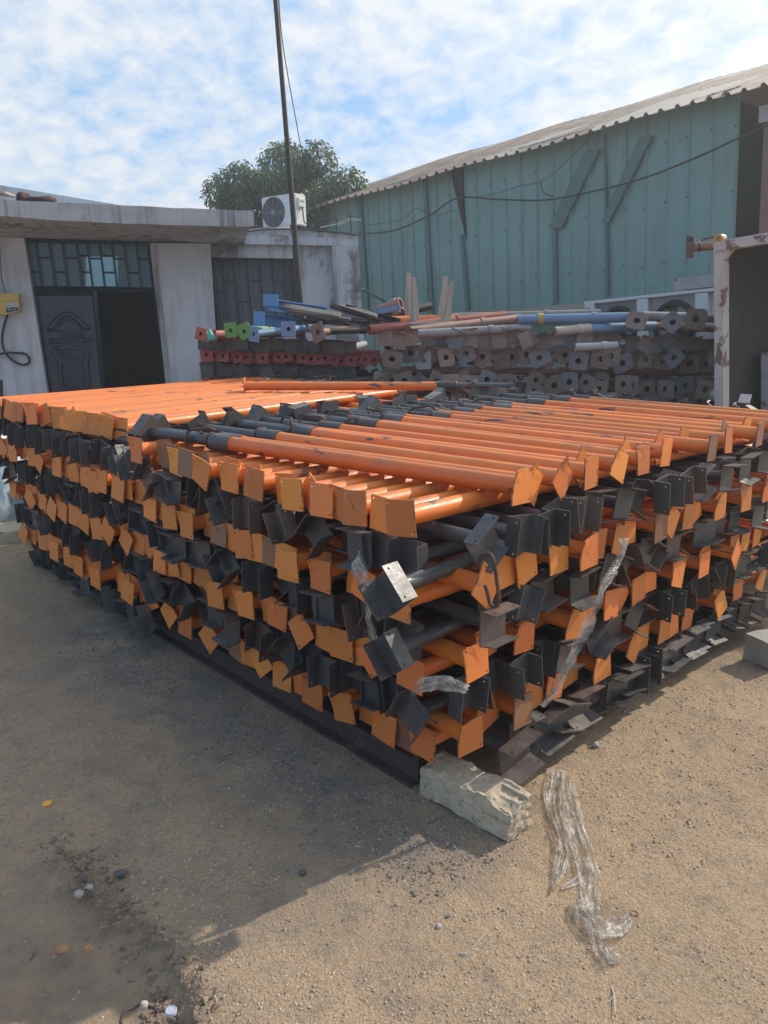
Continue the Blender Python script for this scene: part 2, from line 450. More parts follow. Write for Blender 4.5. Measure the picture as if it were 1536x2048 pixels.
def add_pebble(bm, p, r, rnd, seg=1):
    M = Matrix.Translation(p) @ Matrix.Rotation(rnd.random() * 6.3, 4, 'Z') @ Matrix.Rotation(rnd.uniform(-.4, .4), 4, 'X')
    sc = V((rnd.uniform(.8, 1.35), rnd.uniform(.7, 1), rnd.uniform(.5, .8)))
    q = [(1, 0, 0), (-1, 0, 0), (0, 1, 0), (0, -1, 0), (0, 0, 1), (0, 0, -1)]
    vs = [bm.verts.new(M @ V((a * sc.x * r * rnd.uniform(.75, 1.2), b * sc.y * r * rnd.uniform(.75, 1.2), c * sc.z * r))) for a, b, c in q]
    vs = vs[:]
    for f in ((0, 2, 4), (2, 1, 4), (1, 3, 4), (3, 0, 4), (2, 0, 5), (1, 2, 5), (3, 1, 5), (0, 3, 5)):
        bm.faces.new([vs[i] for i in f])


def gravel(name, n, mat, region, rlo, rhi, seed):
    rnd = random.Random(seed); vs = []; fs = []
    bm = bmesh.new(); k = 0; tries = 0
    while k < n and tries < n * 20:
        tries += 1
        p = region(rnd)
        if p is None: continue
        r = rlo + (rhi - rlo) * rnd.random() ** 3
        x, y = p
        z = gz(x, y) + .014 * fbm(V((x, y, 0)) * 1.3, 3) + .006 * fbm(V((x, y, 0)) * 7, 4)
        if slab_side(x, y) < 0 and y < 2.0: z -= .045 * max(0, min(1, (2.4 - y) / .5))
        add_pebble(bm, V((x, y, z + r * .15)), r, rnd); k += 1
    o = mk(name, bm, mat); tag(o, kind='stuff'); return o


def reg_all(rnd):
    y = 1.15 + 4.5 * rnd.random() ** 2.8; x = rnd.uniform(-.62, .62) * (y + .6)
    if fbm(V((x, y, 0)) * 2.2, 3) + rnd.uniform(-.5, .5) < -.05: return None
    if slab_side(x, y) < .03 and y < 2.4 and rnd.random() > .10: return None
    return x, y


def reg_edge(rnd):
    i = rnd.randrange(len(SLAB) - 1); p = SLAB[i].lerp(SLAB[i + 1], rnd.random())
    return p.x + rnd.gauss(-.02, .05), p.y + rnd.gauss(0, .04)


def reg_chip(rnd):
    a = rnd.uniform(-.35, 2.6); b = -.22 + rnd.gauss(0, .15)
    p = T(a, b, 0); return p.x, p.y


def reg_right(rnd):
    a = rnd.uniform(-.75, -.05); b = rnd.uniform(.0, 2.2)
    p = T(a, b, 0); return p.x, p.y


MT['peb'] = material('sand_pebbles', (.55, .43, .31), (.36, .28, .21), .9, 0, 60, (.25, .225, .20), 45, .60, .05, contrast=.1)
MT['chip'] = material('dark_chips', (.17, .165, .16), (.095, .09, .088), .9, 0, 25, (.26, .25, .24), 40, .66, .05)
gravel('sand_gravel', 38000, MT['peb'], reg_all, .0013, .0062, 1)
gravel('grey_gravel', 6500, MT['chip'], reg_chip, .0022, .0075, 2)
MT['clod'] = material('soil_clods', (.27, .20, .14), (.16, .12, .09), .95, 0, 30)
gravel('soil_clods', 900, MT['clod'], reg_edge, .003, .014, 6)
gravel('brown_gravel', 1200, MT['peb'], reg_right, .002, .009, 3)

# ------------------------------------------------------------------ the props: prototypes (axis +x, base plate at x=0)
SQ = .06


def jit_sq(h, j, rnd): return [(sx * h + rnd.uniform(-j, j), sy * h + rnd.uniform(-j, j)) for sx, sy in ((-1, -1), (1, -1), (1, 1), (-1, 1))]


def make_plates(name, mat, half, big_hole, n, seed, four=False, ch=0.0):
    res = []; rnd = random.Random(seed)
    for i in range(n):
        bm = bmesh.new(); c = half - .012
        hs = [(c, c, .0048, 8), (-c, -c, .0048, 8)]
        if four: hs += [(c, -c, .006, 8), (-c, c, .006, 8)]
        if big_hole: hs.append((rnd.uniform(-.004, .004), rnd.uniform(-.004, .004), big_hole, 14))
        ol = jit_sq(half, .002, rnd)
        if ch:
            ol = []
            for sx, sy in ((-1, -1), (1, -1), (1, 1), (-1, 1)):
                pa, pb = (sx * half, sy * (half - ch)), (sx * (half - ch), sy * half)
                ol += [pa, pb] if sx * sy > 0 else [pb, pa]
        M = Matrix.Translation((-.006, 0, 0)) @ Matrix.Rotation(rnd.uniform(-.10, .10), 4, 'Y') @ Matrix.Rotation(rnd.uniform(-.10, .10), 4, 'Z')
        add_plate(bm, ol, hs, .006, M)
        bmesh.ops.recalc_face_normals(bm, faces=bm.faces)
        if i % 2:      # a slightly bent corner
            bmesh.ops.subdivide_edges(bm, edges=[e for e in bm.edges if e.calc_length() > .05], cuts=2)
            for v in bm.verts:
                d = v.co.y + v.co.z - half * .9
                if d > 0: v.co.x -= d * .28 * (1 if i % 4 == 1 else -.6)
        me = bpy.data.meshes.new(name); bm.to_mesh(me); bm.free(); me.materials.append(mat); res.append(me)
    return res


PLATES = make_plates('base_plate', MT['plate'], .061, 0, 6, 11)
RPLATES = make_plates('base_plate', MT['red'], .058, .017, 3, 12)
RUPLATES = make_plates('base_plate', MT['rust'], .083, .027, 4, 13, True, .012)


def make_heads(mat, n, seed, wide=1.0):
    res = []; rnd = random.Random(seed)
    for i in range(n):
        bm = bmesh.new(); w = rnd.uniform(.058, .067); d = rnd.uniform(.055, .080); l = rnd.uniform(.063, .073) * wide
        add_plate(bm, [(-w, -l), (w, -l), (w, l), (-w, l)], [], .005, Matrix.Identity(4))
        for sgn in (-1, 1):
            ang = R_(rnd.uniform(78, 104))
            # flange: plate in (y,z) hinged at y = sgn*w, folded forward (+x)
            hz = l - .014
            hol = [(d * .72, hz, .0048, 8)] + ([(d * .72, -hz, .0048, 8)] if rnd.random() < .7 else [])
            M = Matrix(((math.sin(ang), 0, 0, 0), (0, 0, 0, 0), (0, 0, 1, 0), (0, 0, 0, 1)))
            M = Matrix.Translation((0, sgn * w, 0)) @ Matrix.Rotation(-sgn * (math.pi / 2 - (ang - math.pi / 2)) if False else 0, 4, 'Z')
            b2 = bmesh.new()
            add_plate(b2, [(0, -l), (d, -l), (d, l), (0, l)], hol, .005, Matrix.Identity(4))
            for v in b2.verts:
                t, q, z = v.co.x, v.co.y, v.co.z
                ca, sa = math.cos(ang), math.sin(ang)
                v.co = V((q * sa + t * ca * 0 + (t if q < 1e-6 else t * .0), sgn * (w + q * (-math.cos(ang))) - sgn * t, z))
            mp = {v: bm.verts.new(v.co) for v in b2.verts}
            for f in b2.faces: bm.faces.new([mp[v] for v in f.verts])
            b2.free()
        bmesh.ops.recalc_face_normals(bm, faces=bm.faces)
        me = bpy.data.meshes.new('fork_head'); bm.to_mesh(me); bm.free(); me.materials.append(mat); res.append(me)
    return res


HEADS = make_heads(MT['black'], 6, 21)
WIDE_HEADS = make_heads(MT['black'], 4, 22, 1.32)


def tube_mesh(name, L, r, mat, seg=18, lip=True, bore=None):
    bm = bmesh.new()
    add_hollow(bm, (0, 0, 0), (L, 0, 0), r, bore or r * .82, seg)
    if lip: add_hollow(bm, (0, 0, 0), (.007, 0, 0), r * 1.13, r * .9, seg)
    if lip: add_hollow(bm, (L - .016, 0, 0), (L + .002, 0, 0), r * 1.07, r * .7, seg)
    bmesh.ops.recalc_face_normals(bm, faces=bm.faces)
    me = bpy.data.meshes.new(name); bm.to_mesh(me); bm.free(); autosmooth(me); me.materials.append(mat); return me


def collar_mesh():
    bm = bmesh.new()
    add_hollow(bm, (-.01, 0, 0), (.115, 0, 0), .0405, .030, 18)
    add_hollow(bm, (.115, 0, 0), (.127, 0, 0), .0365, .027, 18)
    me = bpy.data.meshes.new('collar'); bmesh.ops.recalc_face_normals(bm, faces=bm.faces); bm.to_mesh(me); bm.free(); autosmooth(me); me.materials.append(MT['black']); return me


def handle_mesh(v):
    bm = bmesh.new()
    if v == 0: pts = [(0, -.055, 0), (0, .048, .0), (.006, .060, .012), (.02, .062, .030), (.10, .050, .052), (.122, .036, .050), (.13, .02, .046)]
    elif v == 1: pts = [(0, .05, -.01), (0, -.05, .004), (.008, -.058, .02), (.03, -.055, .040), (.12, -.01, .052), (.138, .008, .046), (.14, .03, .03)]
    else: pts = [(0, -.045, .03), (.01, -.03, .052), (.03, 0, .060), (.09, .01, .058), (.12, .02, .045), (.125, .05, .0), (.11, .055, -.02)]
    P = []
    for i in range(len(pts) - 1):
        for t in (0, .5): P.append(V(pts[i]).lerp(V(pts[i + 1]), t))
    P.append(V(pts[-1]))
    add_path(bm, P, .0068, 7)
    s = [(math.cos(k * math.pi / 6) * .036, math.sin(k * math.pi / 6) * .036) for k in range(12)]
    add_path(bm, [(-.012, a, b) for a, b in s], .007, 6, closed=True)
    me = bpy.data.meshes.new('handle'); bmesh.ops.recalc_face_normals(bm, faces=bm.faces); bm.to_mesh(me); bm.free(); autosmooth(me); me.materials.append(MT['rustrod']); return me


COLLAR = collar_mesh(); HANDLES = [handle_mesh(i) for i in range(3)]
SPEC = {}                                  # (outer length, inner length)
for k, (lo, li) in dict(short=(1.50, .50), long=(2.75, .85)).items():
    SPEC[k] = dict(lo=lo, li=li, outer=tube_mesh('outer_tube', lo, .0335, MT['orange']), inner=tube_mesh('inner_tube', li + .15, .0265, MT['inner'], 16, False))


def axes_matrix(p, d, up, roll):
    x = d.normalized(); y = up.cross(x).normalized(); z = x.cross(y)
    return Matrix.Translation(p) @ Matrix((x, y, z)).transposed().to_4x4() @ Matrix.Rotation(roll, 4, 'X')


def prop_pieces(kind, rnd, roll_head, heads=None):
    s = SPEC[kind]; lo, li = s['lo'], s['li']
    I = Matrix.Identity(4)
    return [('base_plate', rnd.choice(PLATES), I), ('outer_tube', s['outer'], I), ('collar', COLLAR, Matrix.Translation((lo, 0, 0))),
            ('handle', rnd.choice(HANDLES), Matrix.Translation((lo + .15, 0, 0)) @ Matrix.Rotation(rnd.uniform(-.9, .9) - roll_head, 4, 'X')),
            ('inner_tube', s['inner'], Matrix.Translation((lo - .05, 0, 0))),
            ('fork_head', rnd.choice(heads or HEADS), Matrix.Translation((lo + li + .098, 0, 0)) @ Matrix.Rotation(roll_head, 4, 'X'))]


def head_end(kind): return SPEC[kind]['lo'] + SPEC[kind]['li'] + .10


ORD = ('first second third fourth fifth sixth seventh eighth ninth tenth eleventh twelfth thirteenth fourteenth fifteenth sixteenth seventeenth eighteenth nineteenth twentieth twenty-first twenty-second twenty-third twenty-fourth twenty-fifth twenty-sixth twenty-seventh').split()
COUNT = [0]


def prop(kind, M, rnd, label, group, roll_head=0.0, name='scaffold_prop', heads=None):
    o = empty(name, (0, 0, 0), label, 'scaffold prop', group); o.matrix_world = M
    for nm, me, L in prop_pieces(kind, rnd, roll_head, heads):
        c = link(nm, me, o); c.matrix_local = L
    COUNT[0] += 1
    return o


HT, HL, DH = 1.185, 1.112, .1435
rnd = random.Random(5)
GRP = 'orange and black steel props in the stacked piles'


def roll_pick(r):
    k = r.random()
    if k < .55: return r.gauss(0, .08)
    if k < .86: return r.uniform(-.4, .4)
    return r.uniform(.5, 1.1)


def head_roll(r, flat):
    """angle that decides whether the flanges stand up/down (pi/2) or left/right (0)"""
    k = r.random()
    if k < flat: return math.pi / 2 + r.gauss(0, .12)
    if k < flat + .22: return r.gauss(0, .15)
    return r.uniform(-1.2, 1.2)


def layer(side, i, n, lo, hi, kind, h, near, plate_near, fmt, ends_gap=.03, hflat=.35, heads=None):
    """side T: along A, spread over B; side L: along B, spread over A. near: where the near end lies"""
    D, Wd = (A, B) if side == 'T' else (B, A)
    for k in range(n):
        t = lo + (hi - lo) * (k + .5) / n + rnd.uniform(-.022, .022)
        ov = near + rnd.gauss(0, .022) + (ends_gap if k % 2 else -ends_gap * .4)
        hh = h + rnd.uniform(-.006, .006) - .012 * math.sin(math.pi * k / n)
        yaw = rnd.gauss(0, .006)
        d = (D + Wd * yaw).normalized()
        w = (t, ov) if side == 'L' else (ov, t)
        p = T(w[0], w[1], hh)
        if plate_near:
            M = axes_matrix(p, d, U, roll_pick(rnd)); rh = rnd.uniform(-1.5, 1.5)
        else:
            M = axes_matrix(p + d * head_end(kind), -d, U, 0.0); rh = head_roll(rnd, hflat)
        prop(kind, M, rnd, fmt.format(ORD[k]), GRP, rh, heads=heads)


# top layer, then crossing layers down both faces of the front pile
n0 = 19; bs = [.24, .33, .47, .66, .73, .86, 1.07, 1.13, 1.30, 1.42, 1.62, 1.70, 1.88, 2.02, 2.2, 2.36, 2.6, 2.84, 3.1]
for k in range(n0):
    sh = (-.02, .0, -.03, -.03, .06, -.03, -.02, .10, .0, .1, -.06, .12, -.02, .06, -.04, .1, .0, .0, .0)[k]
    p = T(-.10 + sh, bs[k], HT + rnd.uniform(-.003, .006))
    d = (A + B * (-.145 if k == 0 else -.14 + .006 * k + rnd.gauss(0, .012))).normalized()
    d = (d - U * .004).normalized()
    prop('short', axes_matrix(p, d, U, (0.05, .62, .75, .0, .7, .45, .03, .8, .1, .75, .05, .2, .1, .7, .0, .2, .1, .6, .1)[k]), rnd,
         'orange prop lying on top of the front pile, {} from the near edge'.format(ORD[k]), GRP, rnd.uniform(-1.5, 1.5))
ROWN = ['top', 'second', 'third', 'fourth']
for i in range(1, 8):
    hT = HT - DH * i; hL = HL - DH * (i - 1)
    up = max(0, (8 - i) / 7.0)
    plate = i % 2 == 0
    layer('T', i, 19, .17 if i == 7 else -.05, 2.64, 'short', hT, -.03 - .10 * up - (.035 if plate else 0) - (.05 if i == 7 else 0), plate,
          ('prop in the {} orange plate row down the right face, {} from near corner' if plate else 'prop in the {} black bracket row down the right face, {} from near corner').format(ROWN[(i // 2 - 1) if plate else (i - 1) // 2], '{}'), hflat=.97 if i == 7 else .45, heads=WIDE_HEADS if i == 7 else None, ends_gap=.022 if i == 7 else .03)
    plate = i % 2 == 1
    layer('L', i, 19 if plate else 17, -.01, 1.90, 'long', hL, -.02 - .12 * up - (.035 if plate else .012 * (i - 2)), plate,
          ('prop in the {} orange plate row down the left face, {} from near corner' if plate else 'prop in the {} black bracket row down the left face, {} from near corner').format(ROWN[(i - 1) // 2 if plate else i // 2 - 1], '{}'), hflat=.30)
# a black-headed prop sticking out at the corner with its white sunlit flange, and a second one lower down
d = (B + A * .10).normalized()
for (aa, bb, hh, rh, lab) in ((-.06, -.30, .93, .72, 'black-headed prop sticking out at the near corner, its flange bright with sun'),
                              (-.02, -.27, .69, .65, 'black-headed prop sticking out at the near corner below the sunlit bracket')):
    p = T(aa, bb, hh)
    cp = prop('long', axes_matrix(p + d * head_end('long'), -d, U, 0), rnd, lab, GRP, rh)
    if hh > .8:
        bm = bmesh.new(); bp_ = T(0, -.13, 0)
        add_path(bm, smooth_px([hit(x, y, bp_ - B * o_, B) for x, y, o_ in ((957, 1138, .0), (962, 1114, .03), (978, 1107, .05), (988, 1125, .05), (994, 1165, .04), (998, 1200, .03), (990, 1214, .03), (980, 1206, .03), (975, 1186, .03), (970, 1170, .03))], 5), .0058, 8)
        hk = mk('hanging_hook', bm, MT['rustrod'], smooth=True); hk.parent = cp; hk.matrix_parent_inverse = cp.matrix_world.inverted()

# the pile behind on the left: its top layer and the row of brackets at its near end
HL2 = 1.15
for k in range(25):
    a_ = 2.42 + k * .076 + rnd.uniform(-.004, .004)
    p = T(a_, -.02 - .009 * k + rnd.gauss(0, .03), HL2 + rnd.uniform(-.004, .004))
    d = (B + A * (.20 if k else .22) + A * rnd.gauss(0, .0015)).normalized()
    prop('long', axes_matrix(p, d, U, roll_pick(rnd)), rnd, 'orange prop on top of the rear left pile, {} from the front pile'.format(ORD[k]), GRP, rnd.uniform(-1.5, 1.5))
for k in range(10):
    p = T(1.98 + rnd.gauss(0, .04), .02 + .29 * k + rnd.uniform(-.03, .03), 1.085)
    prop('short', axes_matrix(p + A * head_end('short'), -A, U, 0), rnd, 'black-bracket prop in the gap between the two orange piles, {} from the left face'.format(ORD[k]), GRP, head_roll(rnd, .3))
# one prop laid across the back of the pile
p0 = hit(490, 772, T(0, 0, 1.225), U); p1 = hit(905, 772, T(0, 0, 1.235), U)
Mx = axes_matrix(p0, p1 - p0, U, .1)
prop('short', Mx, rnd, 'single orange prop laid crosswise behind the pile, in front of the red props', GRP, .2)


def stuff_mesh(name, items):
    """many props in one mesh, for what lies past the count"""
    bm = bmesh.new(); mats = []
    for me, M in items:
        tmp = bmesh.new(); tmp.from_mesh(me); tmp.transform(M)
        mt = me.materials[0]
        if mt == MT['plate']: mt = MT['plate2']
        if mt not in mats: mats.append(mt)
        idx = mats.index(mt)
        mp = {v: bm.verts.new(v.co) for v in tmp.verts}
        for f in tmp.faces:
            g = bm.faces.new([mp[v] for v in f.verts]); g.material_index = idx; g.smooth = f.smooth
        tmp.free()
    me = bpy.data.meshes.new(name); bm.to_mesh(me); bm.free(); autosmooth(me)
    for x in mats: me.materials.append(x)
    return link(name, me)


items = []
for i in range(2, 9):
    h = HL2 - DH * (i - 1); plate = i % 2 == 1
    nn = 24 if plate else 18
    for k in range(nn):
        a_ = 2.0 + (2.25 - .045 * i) * (k + .5) / nn + rnd.uniform(-.03, .03)
        p = T(a_, -.05 - .07 * (8 - i) / 7 - (.04 if plate else 0) + rnd.gauss(0, .03) + (.03 if k % 2 else -.01), max(.10, h + rnd.uniform(-.012, .012)))
        rh = head_roll(rnd, .25)
        M = axes_matrix(p, B, U, roll_pick(rnd)) if plate else axes_matrix(p + B * head_end('long'), -B, U, 0)
        for nm, me, L in prop_pieces('long', rnd, rh):
            if nm in ('collar', 'handle'): continue
            if plate and nm in ('fork_head',): continue
            if not plate and nm == 'base_plate': continue
            items.append((me, M @ L))
tag(stuff_mesh('scaffold_prop_stack', items), kind='stuff')

# ------------------------------------------------------------------ supports under the pile
bm = bmesh.new()
p0, p1 = T(.14, .03, 0), T(4.0, .03, 0); d = (p1 - p0); L = d.length
M = axes_matrix(p0, d, U, 0)
for c, s in (((L / 2, 0, .128), (L, .10, .012)), ((L / 2, 0, .008), (L, .10, .012)), ((L / 2, 0, .068), (L, .008, .108))): add_box(bm, c, s, M)
tag(mk('steel_beam', bm, MT['beam']), 'long rusty steel beam on the ground under the shaded left face', 'steel beam')
bm = bmesh.new()
p0, p1 = T(.05, 2.4, 0), T(3.9, 2.4, 0); M = axes_matrix(p0, p1 - p0, U, 0); L = (p1 - p0).length
for c, s in (((L / 2, 0, .128), (L, .10, .012)), ((L / 2, 0, .008), (L, .10, .012)), ((L / 2, 0, .068), (L, .008, .108))): add_box(bm, c, s, M)
tag(mk('steel_beam', bm, MT['beam']), 'rusty steel beam hidden under the far right side of the pile', 'steel beam')


def rough_block(name, M, size, mat, seed, label, chip=.02, cut=None, cuts=14):
    bm = bmesh.new(); add_box(bm, (0, 0, size[2] / 2), size)
    bmesh.ops.subdivide_edges(bm, edges=bm.edges[:], cuts=cuts, use_grid_fill=True)
    hs = V(size) / 2
    for v in bm.verts:
        p = v.co.copy(); q = p * 9 + V((seed, 0, 0))
        n = V((fbm(q), fbm(q + V((9, 0, 0))), fbm(q + V((0, 9, 0)))))
        e = [abs(abs(p.x) - hs.x) < .012, abs(abs(p.y) - hs.y) < .012, abs(p.z - size[2]) < .012 or p.z < .012]
        k = chip * (1.0 if sum(e) >= 2 else .28)
        v.co += n * k
        if cut: cut(v)
    for v in bm.verts: v.co = M @ v.co
    o = mk(name, bm, mat, smooth=False); autosmooth(o.data, 28)
    return tag(o, label, 'concrete block')


b0, b1 = onground(850, 1598), onground(1012, 1688)
dv = (b1 - b0); Lb = dv.length
side = V((B.x, B.y, 0)).normalized()
Lb *= 1.10; ctr = (b0 + b1) / 2 + side * .075 - dv * .05


def cut_block(v):
    # broken top edge on the camera side and rough pores
    q = v.co * 38
    v.co += V((fbm(q), fbm(q + V((7, 0, 0))), fbm(q + V((0, 7, 0))))) * .0045
    e = fbm(V((v.co.x * 8, 2.0, 0)), 3)
    if v.co.z > .075 and v.co.y < -.01: v.co.z -= max(0, .006 + .022 * e) * min(1, (-v.co.y) / .04)
    if v.co.x > Lb / 2 - .10 and v.co.z > .07 and v.co.y < .035: v.co.z -= .012; v.co.y += .004


rough_block('concrete_block', axes_matrix(ctr, dv, U, 0), (Lb, .13, .13), MT['stone'], 3.0, 'broken sandy concrete block under the near corner of the pile', .010, cut_block, 40)
q0 = onground(1540, 1335)
rough_block('concrete_block', axes_matrix(q0 + V((.10, .12, 0)), B - A * .25, U, 0), (.36, .16, .14), MT['greyblock'], 5.0, 'grey concrete block under the right end of the pile', .008)

# ------------------------------------------------------------------ green shed
SD = ray(-629, 763)                                  # direction of the shed, going away
SN = V((-.743, -.67, 0)); SN = (SN - SD * SN.dot(SD)).normalized()
SP = at(1200, 600, 14.0)
SZ = SD.cross(SN).normalized()
if SZ.z < 0: SZ = -SZ
SX = -SD                                             # towards the camera / right


def su(x, y, off=0.0):
    p = hit(x, y, SP + SN * off, SN); q = p - SP
    return q.dot(SX), q.dot(SZ)


def sp(u, z, off=0.0): return SP + SX * u + SZ * z + SN * off


uL = su(640, 440)[0]; uR = su(1472, 300)[0]; zE = su(1440, 193, .38)[1]; zB = -3.0
shed = empty('green_shed', sp(0, zB), 'long green metal-clad shed with rusty corrugated roof at the right', 'shed')
def pset(o, par):
    mw = o.matrix_world.copy(); o.parent = par; o.matrix_parent_inverse = Matrix.Translation(-par.location); return o


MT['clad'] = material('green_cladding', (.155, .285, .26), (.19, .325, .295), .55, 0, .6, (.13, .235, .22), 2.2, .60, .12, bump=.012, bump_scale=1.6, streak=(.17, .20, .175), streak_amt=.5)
MT['cladd'] = material('green_trim', (.085, .16, .148), (.07, .14, .13), .6, 0, 2)
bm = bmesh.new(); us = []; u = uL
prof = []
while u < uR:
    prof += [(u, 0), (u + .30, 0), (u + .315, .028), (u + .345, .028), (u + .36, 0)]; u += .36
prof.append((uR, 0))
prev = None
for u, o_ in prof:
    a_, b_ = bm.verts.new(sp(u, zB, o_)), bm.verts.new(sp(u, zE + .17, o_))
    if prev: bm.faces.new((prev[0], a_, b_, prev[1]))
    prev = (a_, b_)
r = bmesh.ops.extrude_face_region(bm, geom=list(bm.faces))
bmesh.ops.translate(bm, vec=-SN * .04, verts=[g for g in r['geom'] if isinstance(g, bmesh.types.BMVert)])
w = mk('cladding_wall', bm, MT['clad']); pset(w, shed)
# posts, braces and the torn seam
def shed_part(name, px, mat, off, th):
    bm = bmesh.new(); add_prism(bm, [sp(*su(x, y), off) for x, y in px], -SN * th)
    return pset(mk(name, bm, mat), shed)


shed_part('brace', [(1103, 455), (1128, 457), (1204, 300), (1178, 300)], MT['cladd'], .085, .05)
shed_part('brace', [(1208, 445), (1222, 447), (1310, 272), (1284, 275)], MT['cladd'], .085, .05)
for x0, y0, x1, y1, w_ in ((1112, 458, 1114, 605, 7), (1212, 270, 1218, 590, 5), (722, 395, 740, 660, 6), (852, 360, 868, 650, 6), (926, 470, 940, 640, 6)):
    shed_part('post', [(x0 - w_ / 2, y0), (x0 + w_ / 2, y0), (x1 + w_ / 2, y1), (x1 - w_ / 2, y1)], MT['cladd'], .06, .05)
bm = bmesh.new(); rf = random.Random(12)
uu = uL + .33
while uu < uR:
    for zf in (.06, .3, .52, .74, .95):
        if rf.random() < .8: add_box(bm, (uu + rf.uniform(-.01, .01), .034, zB + (zE - zB) * (.25 + .75 * zf) - .12 + rf.uniform(-.04, .04)), (.022, .014, .022), Matrix.Translation(SP) @ Matrix((SX, SN, SZ)).transposed().to_4x4())
    uu += .36
fs = pset(mk('fasteners', bm, MT['beam']), shed)
shed_part('torn_seam', [(903, 340), (927, 334), (930, 420), (934, 475)], MT['dark'], .045, .04)
# dim interior at the open right end
bm = bmesh.new()
uE = uR + 5.5
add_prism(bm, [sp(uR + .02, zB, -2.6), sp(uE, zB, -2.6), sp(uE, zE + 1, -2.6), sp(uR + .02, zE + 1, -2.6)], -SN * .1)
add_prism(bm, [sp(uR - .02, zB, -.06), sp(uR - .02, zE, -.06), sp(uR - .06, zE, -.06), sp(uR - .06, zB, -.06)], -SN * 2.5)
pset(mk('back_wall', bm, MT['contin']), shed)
bm = bmesh.new()
for uu in (uR + .42, uR + 2.6): add_box(bm, (uu, 0, (zB + zE) / 2), (.22, .16, zE - zB - .02), Matrix.Translation(SP - SN * .25) @ Matrix((SX, SN, SZ)).transposed().to_4x4())
pset(mk('post', bm, MT['rustbrown']), shed)
bm = bmesh.new(); add_box(bm, (su(1532, 222)[0], 0, su(1532, 222)[1]), (.3, .02, .22), Matrix.Translation(SP - SN * .12) @ Matrix((SX, SN, SZ)).transposed().to_4x4())
pset(mk('notice_panel', bm, MT['white']), shed)
# roof
ROOF_SL = R_(18.4); RD = (-SN * math.cos(ROOF_SL) + SZ * math.sin(ROOF_SL)); RN = (SN * math.sin(ROOF_SL) + SZ * math.cos(ROOF_SL))
M_ = bpy.data.materials.new('rusty_roof_sheet'); M_.use_nodes = True; nt = M_.node_tree; nt.nodes.clear()
o_ = nd(nt, 'ShaderNodeOutputMaterial'); b_ = nd(nt, 'ShaderNodeBsdfPrincipled'); nt.links.new(b_.outputs[0], o_.inputs[0])
at_ = nd(nt, 'ShaderNodeAttribute'); at_.attribute_name = 'roofuv'; v_ = at_.outputs['Vector']
s_ = nd(nt, 'ShaderNodeSeparateXYZ'); nt.links.new(v_, s_.inputs[0])
wn = nd(nt, 'ShaderNodeTexWhiteNoise', noise_dimensions='2D'); cc = nd(nt, 'ShaderNodeCombineXYZ')
nt.links.new(mth(nt, 'FLOOR', mth(nt, 'DIVIDE', s_.outputs[0], .8)), cc.inputs[0]); nt.links.new(mth(nt, 'FLOOR', mth(nt, 'DIVIDE', s_.outputs[1], 2.6)), cc.inputs[1]); nt.links.new(cc.outputs[0], wn.inputs['Vector'])
g1 = tex(nt, mapv(nt, v_, (2.2, .5, 1)), 1.4, 6, .65); g2 = tex(nt, mapv(nt, v_, (7, .6, 1)), 2.0, 5, .6)
c_ = mix(nt, ramp(nt, g1, ((.38, 0), (.62, 1))), (.145, .10, .08), (.29, .23, .19))
c_ = mix(nt, ramp(nt, g2, ((.48, 0), (.62, .9))), c_, (.095, .062, .05))
c_ = mix(nt, mth(nt, 'MULTIPLY', mth(nt, 'GREATER_THAN', wn.outputs['Value'], .80), .75), c_, (.36, .36, .32))
nt.links.new(c_, b_.inputs['Base Color']); b_.inputs['Roughness'].default_value = .7
MT['roof'] = M_
bm = bmesh.new(); lay = bm.verts.layers.float_vector.new('roofuv')
u0r, u1r = uL - 2.6, uE; RL = 6.6
prof = []; u = u0r
while u < u1r: prof += [(u, 0), (u + .13, 0), (u + .16, .045), (u + .20, .045), (u + .23, 0)]; u += .25
prev = None
for u, o_ in prof:
    row = []
    for k in range(5):
        s = RL * k / 4
        v = bm.verts.new(sp(u, zE, .38) + RD * (s + .02 * math.sin(u * 9.1)) + RN * (o_ + .02 * math.sin(u * 1.7 + k))); v[lay] = (u, s, 0); row.append(v)
    if prev:
        for k in range(4): bm.faces.new((prev[k], row[k], row[k + 1], prev[k + 1]))
    prev = row
r = bmesh.ops.extrude_face_region(bm, geom=list(bm.faces))
bmesh.ops.translate(bm, vec=-RN * .012, verts=[g for g in r['geom'] if isinstance(g, bmesh.types.BMVert)])
pset(mk('corrugated_roof', bm, MT['roof']), shed)
bm = bmesh.new()
# far slope of the roof and ridge cap
top0, top1 = sp(u0r, zE, .38) + RD * RL, sp(u1r, zE, .38) + RD * RL
add_prism(bm, [top0, top1, top1 - SN * 5 - SZ * 1.9, top0 - SN * 5 - SZ * 1.9], RN * .02)
pset(mk('rear_roof', bm, MT['darkmetal']), shed)
bm = bmesh.new()
add_prism(bm, [sp(uL - .02, zB, -.06), sp(uL - .02, zE, -.06), sp(uL + .02, zE, -.06), sp(uL + .02, zB, -.06)], -SN * 9)
pset(mk('end_wall', bm, MT['wallb']), shed)

# gutter ledge at the foot of the shed wall and the big fan cooler
bm = bmesh.new()
u0, z0 = su(925, 630, .5); u1, z1 = su(1440, 580, .5)
add_prism(bm, [sp(u0 - 2, z0 - .07 * 0, .5), sp(u1, z1, .5), sp(u1, z1 - .09, .5), sp(u0 - 2, z0 - .09, .5)], -SN * .45)
tag(mk('low_wall', bm, MT['greyblock']), 'grey ledge running along the foot of the green wall', 'ledge')
cool = empty('fan_cooler', sp(su(1290, 620, 4.2)[0], zB, 4.2), 'white twin-fan cooler unit standing by the green shed wall', 'cooling unit')


CF = 4.2
def cpt(x, y, off): return sp(*su(x, y, CF + .1), CF + off - .8)


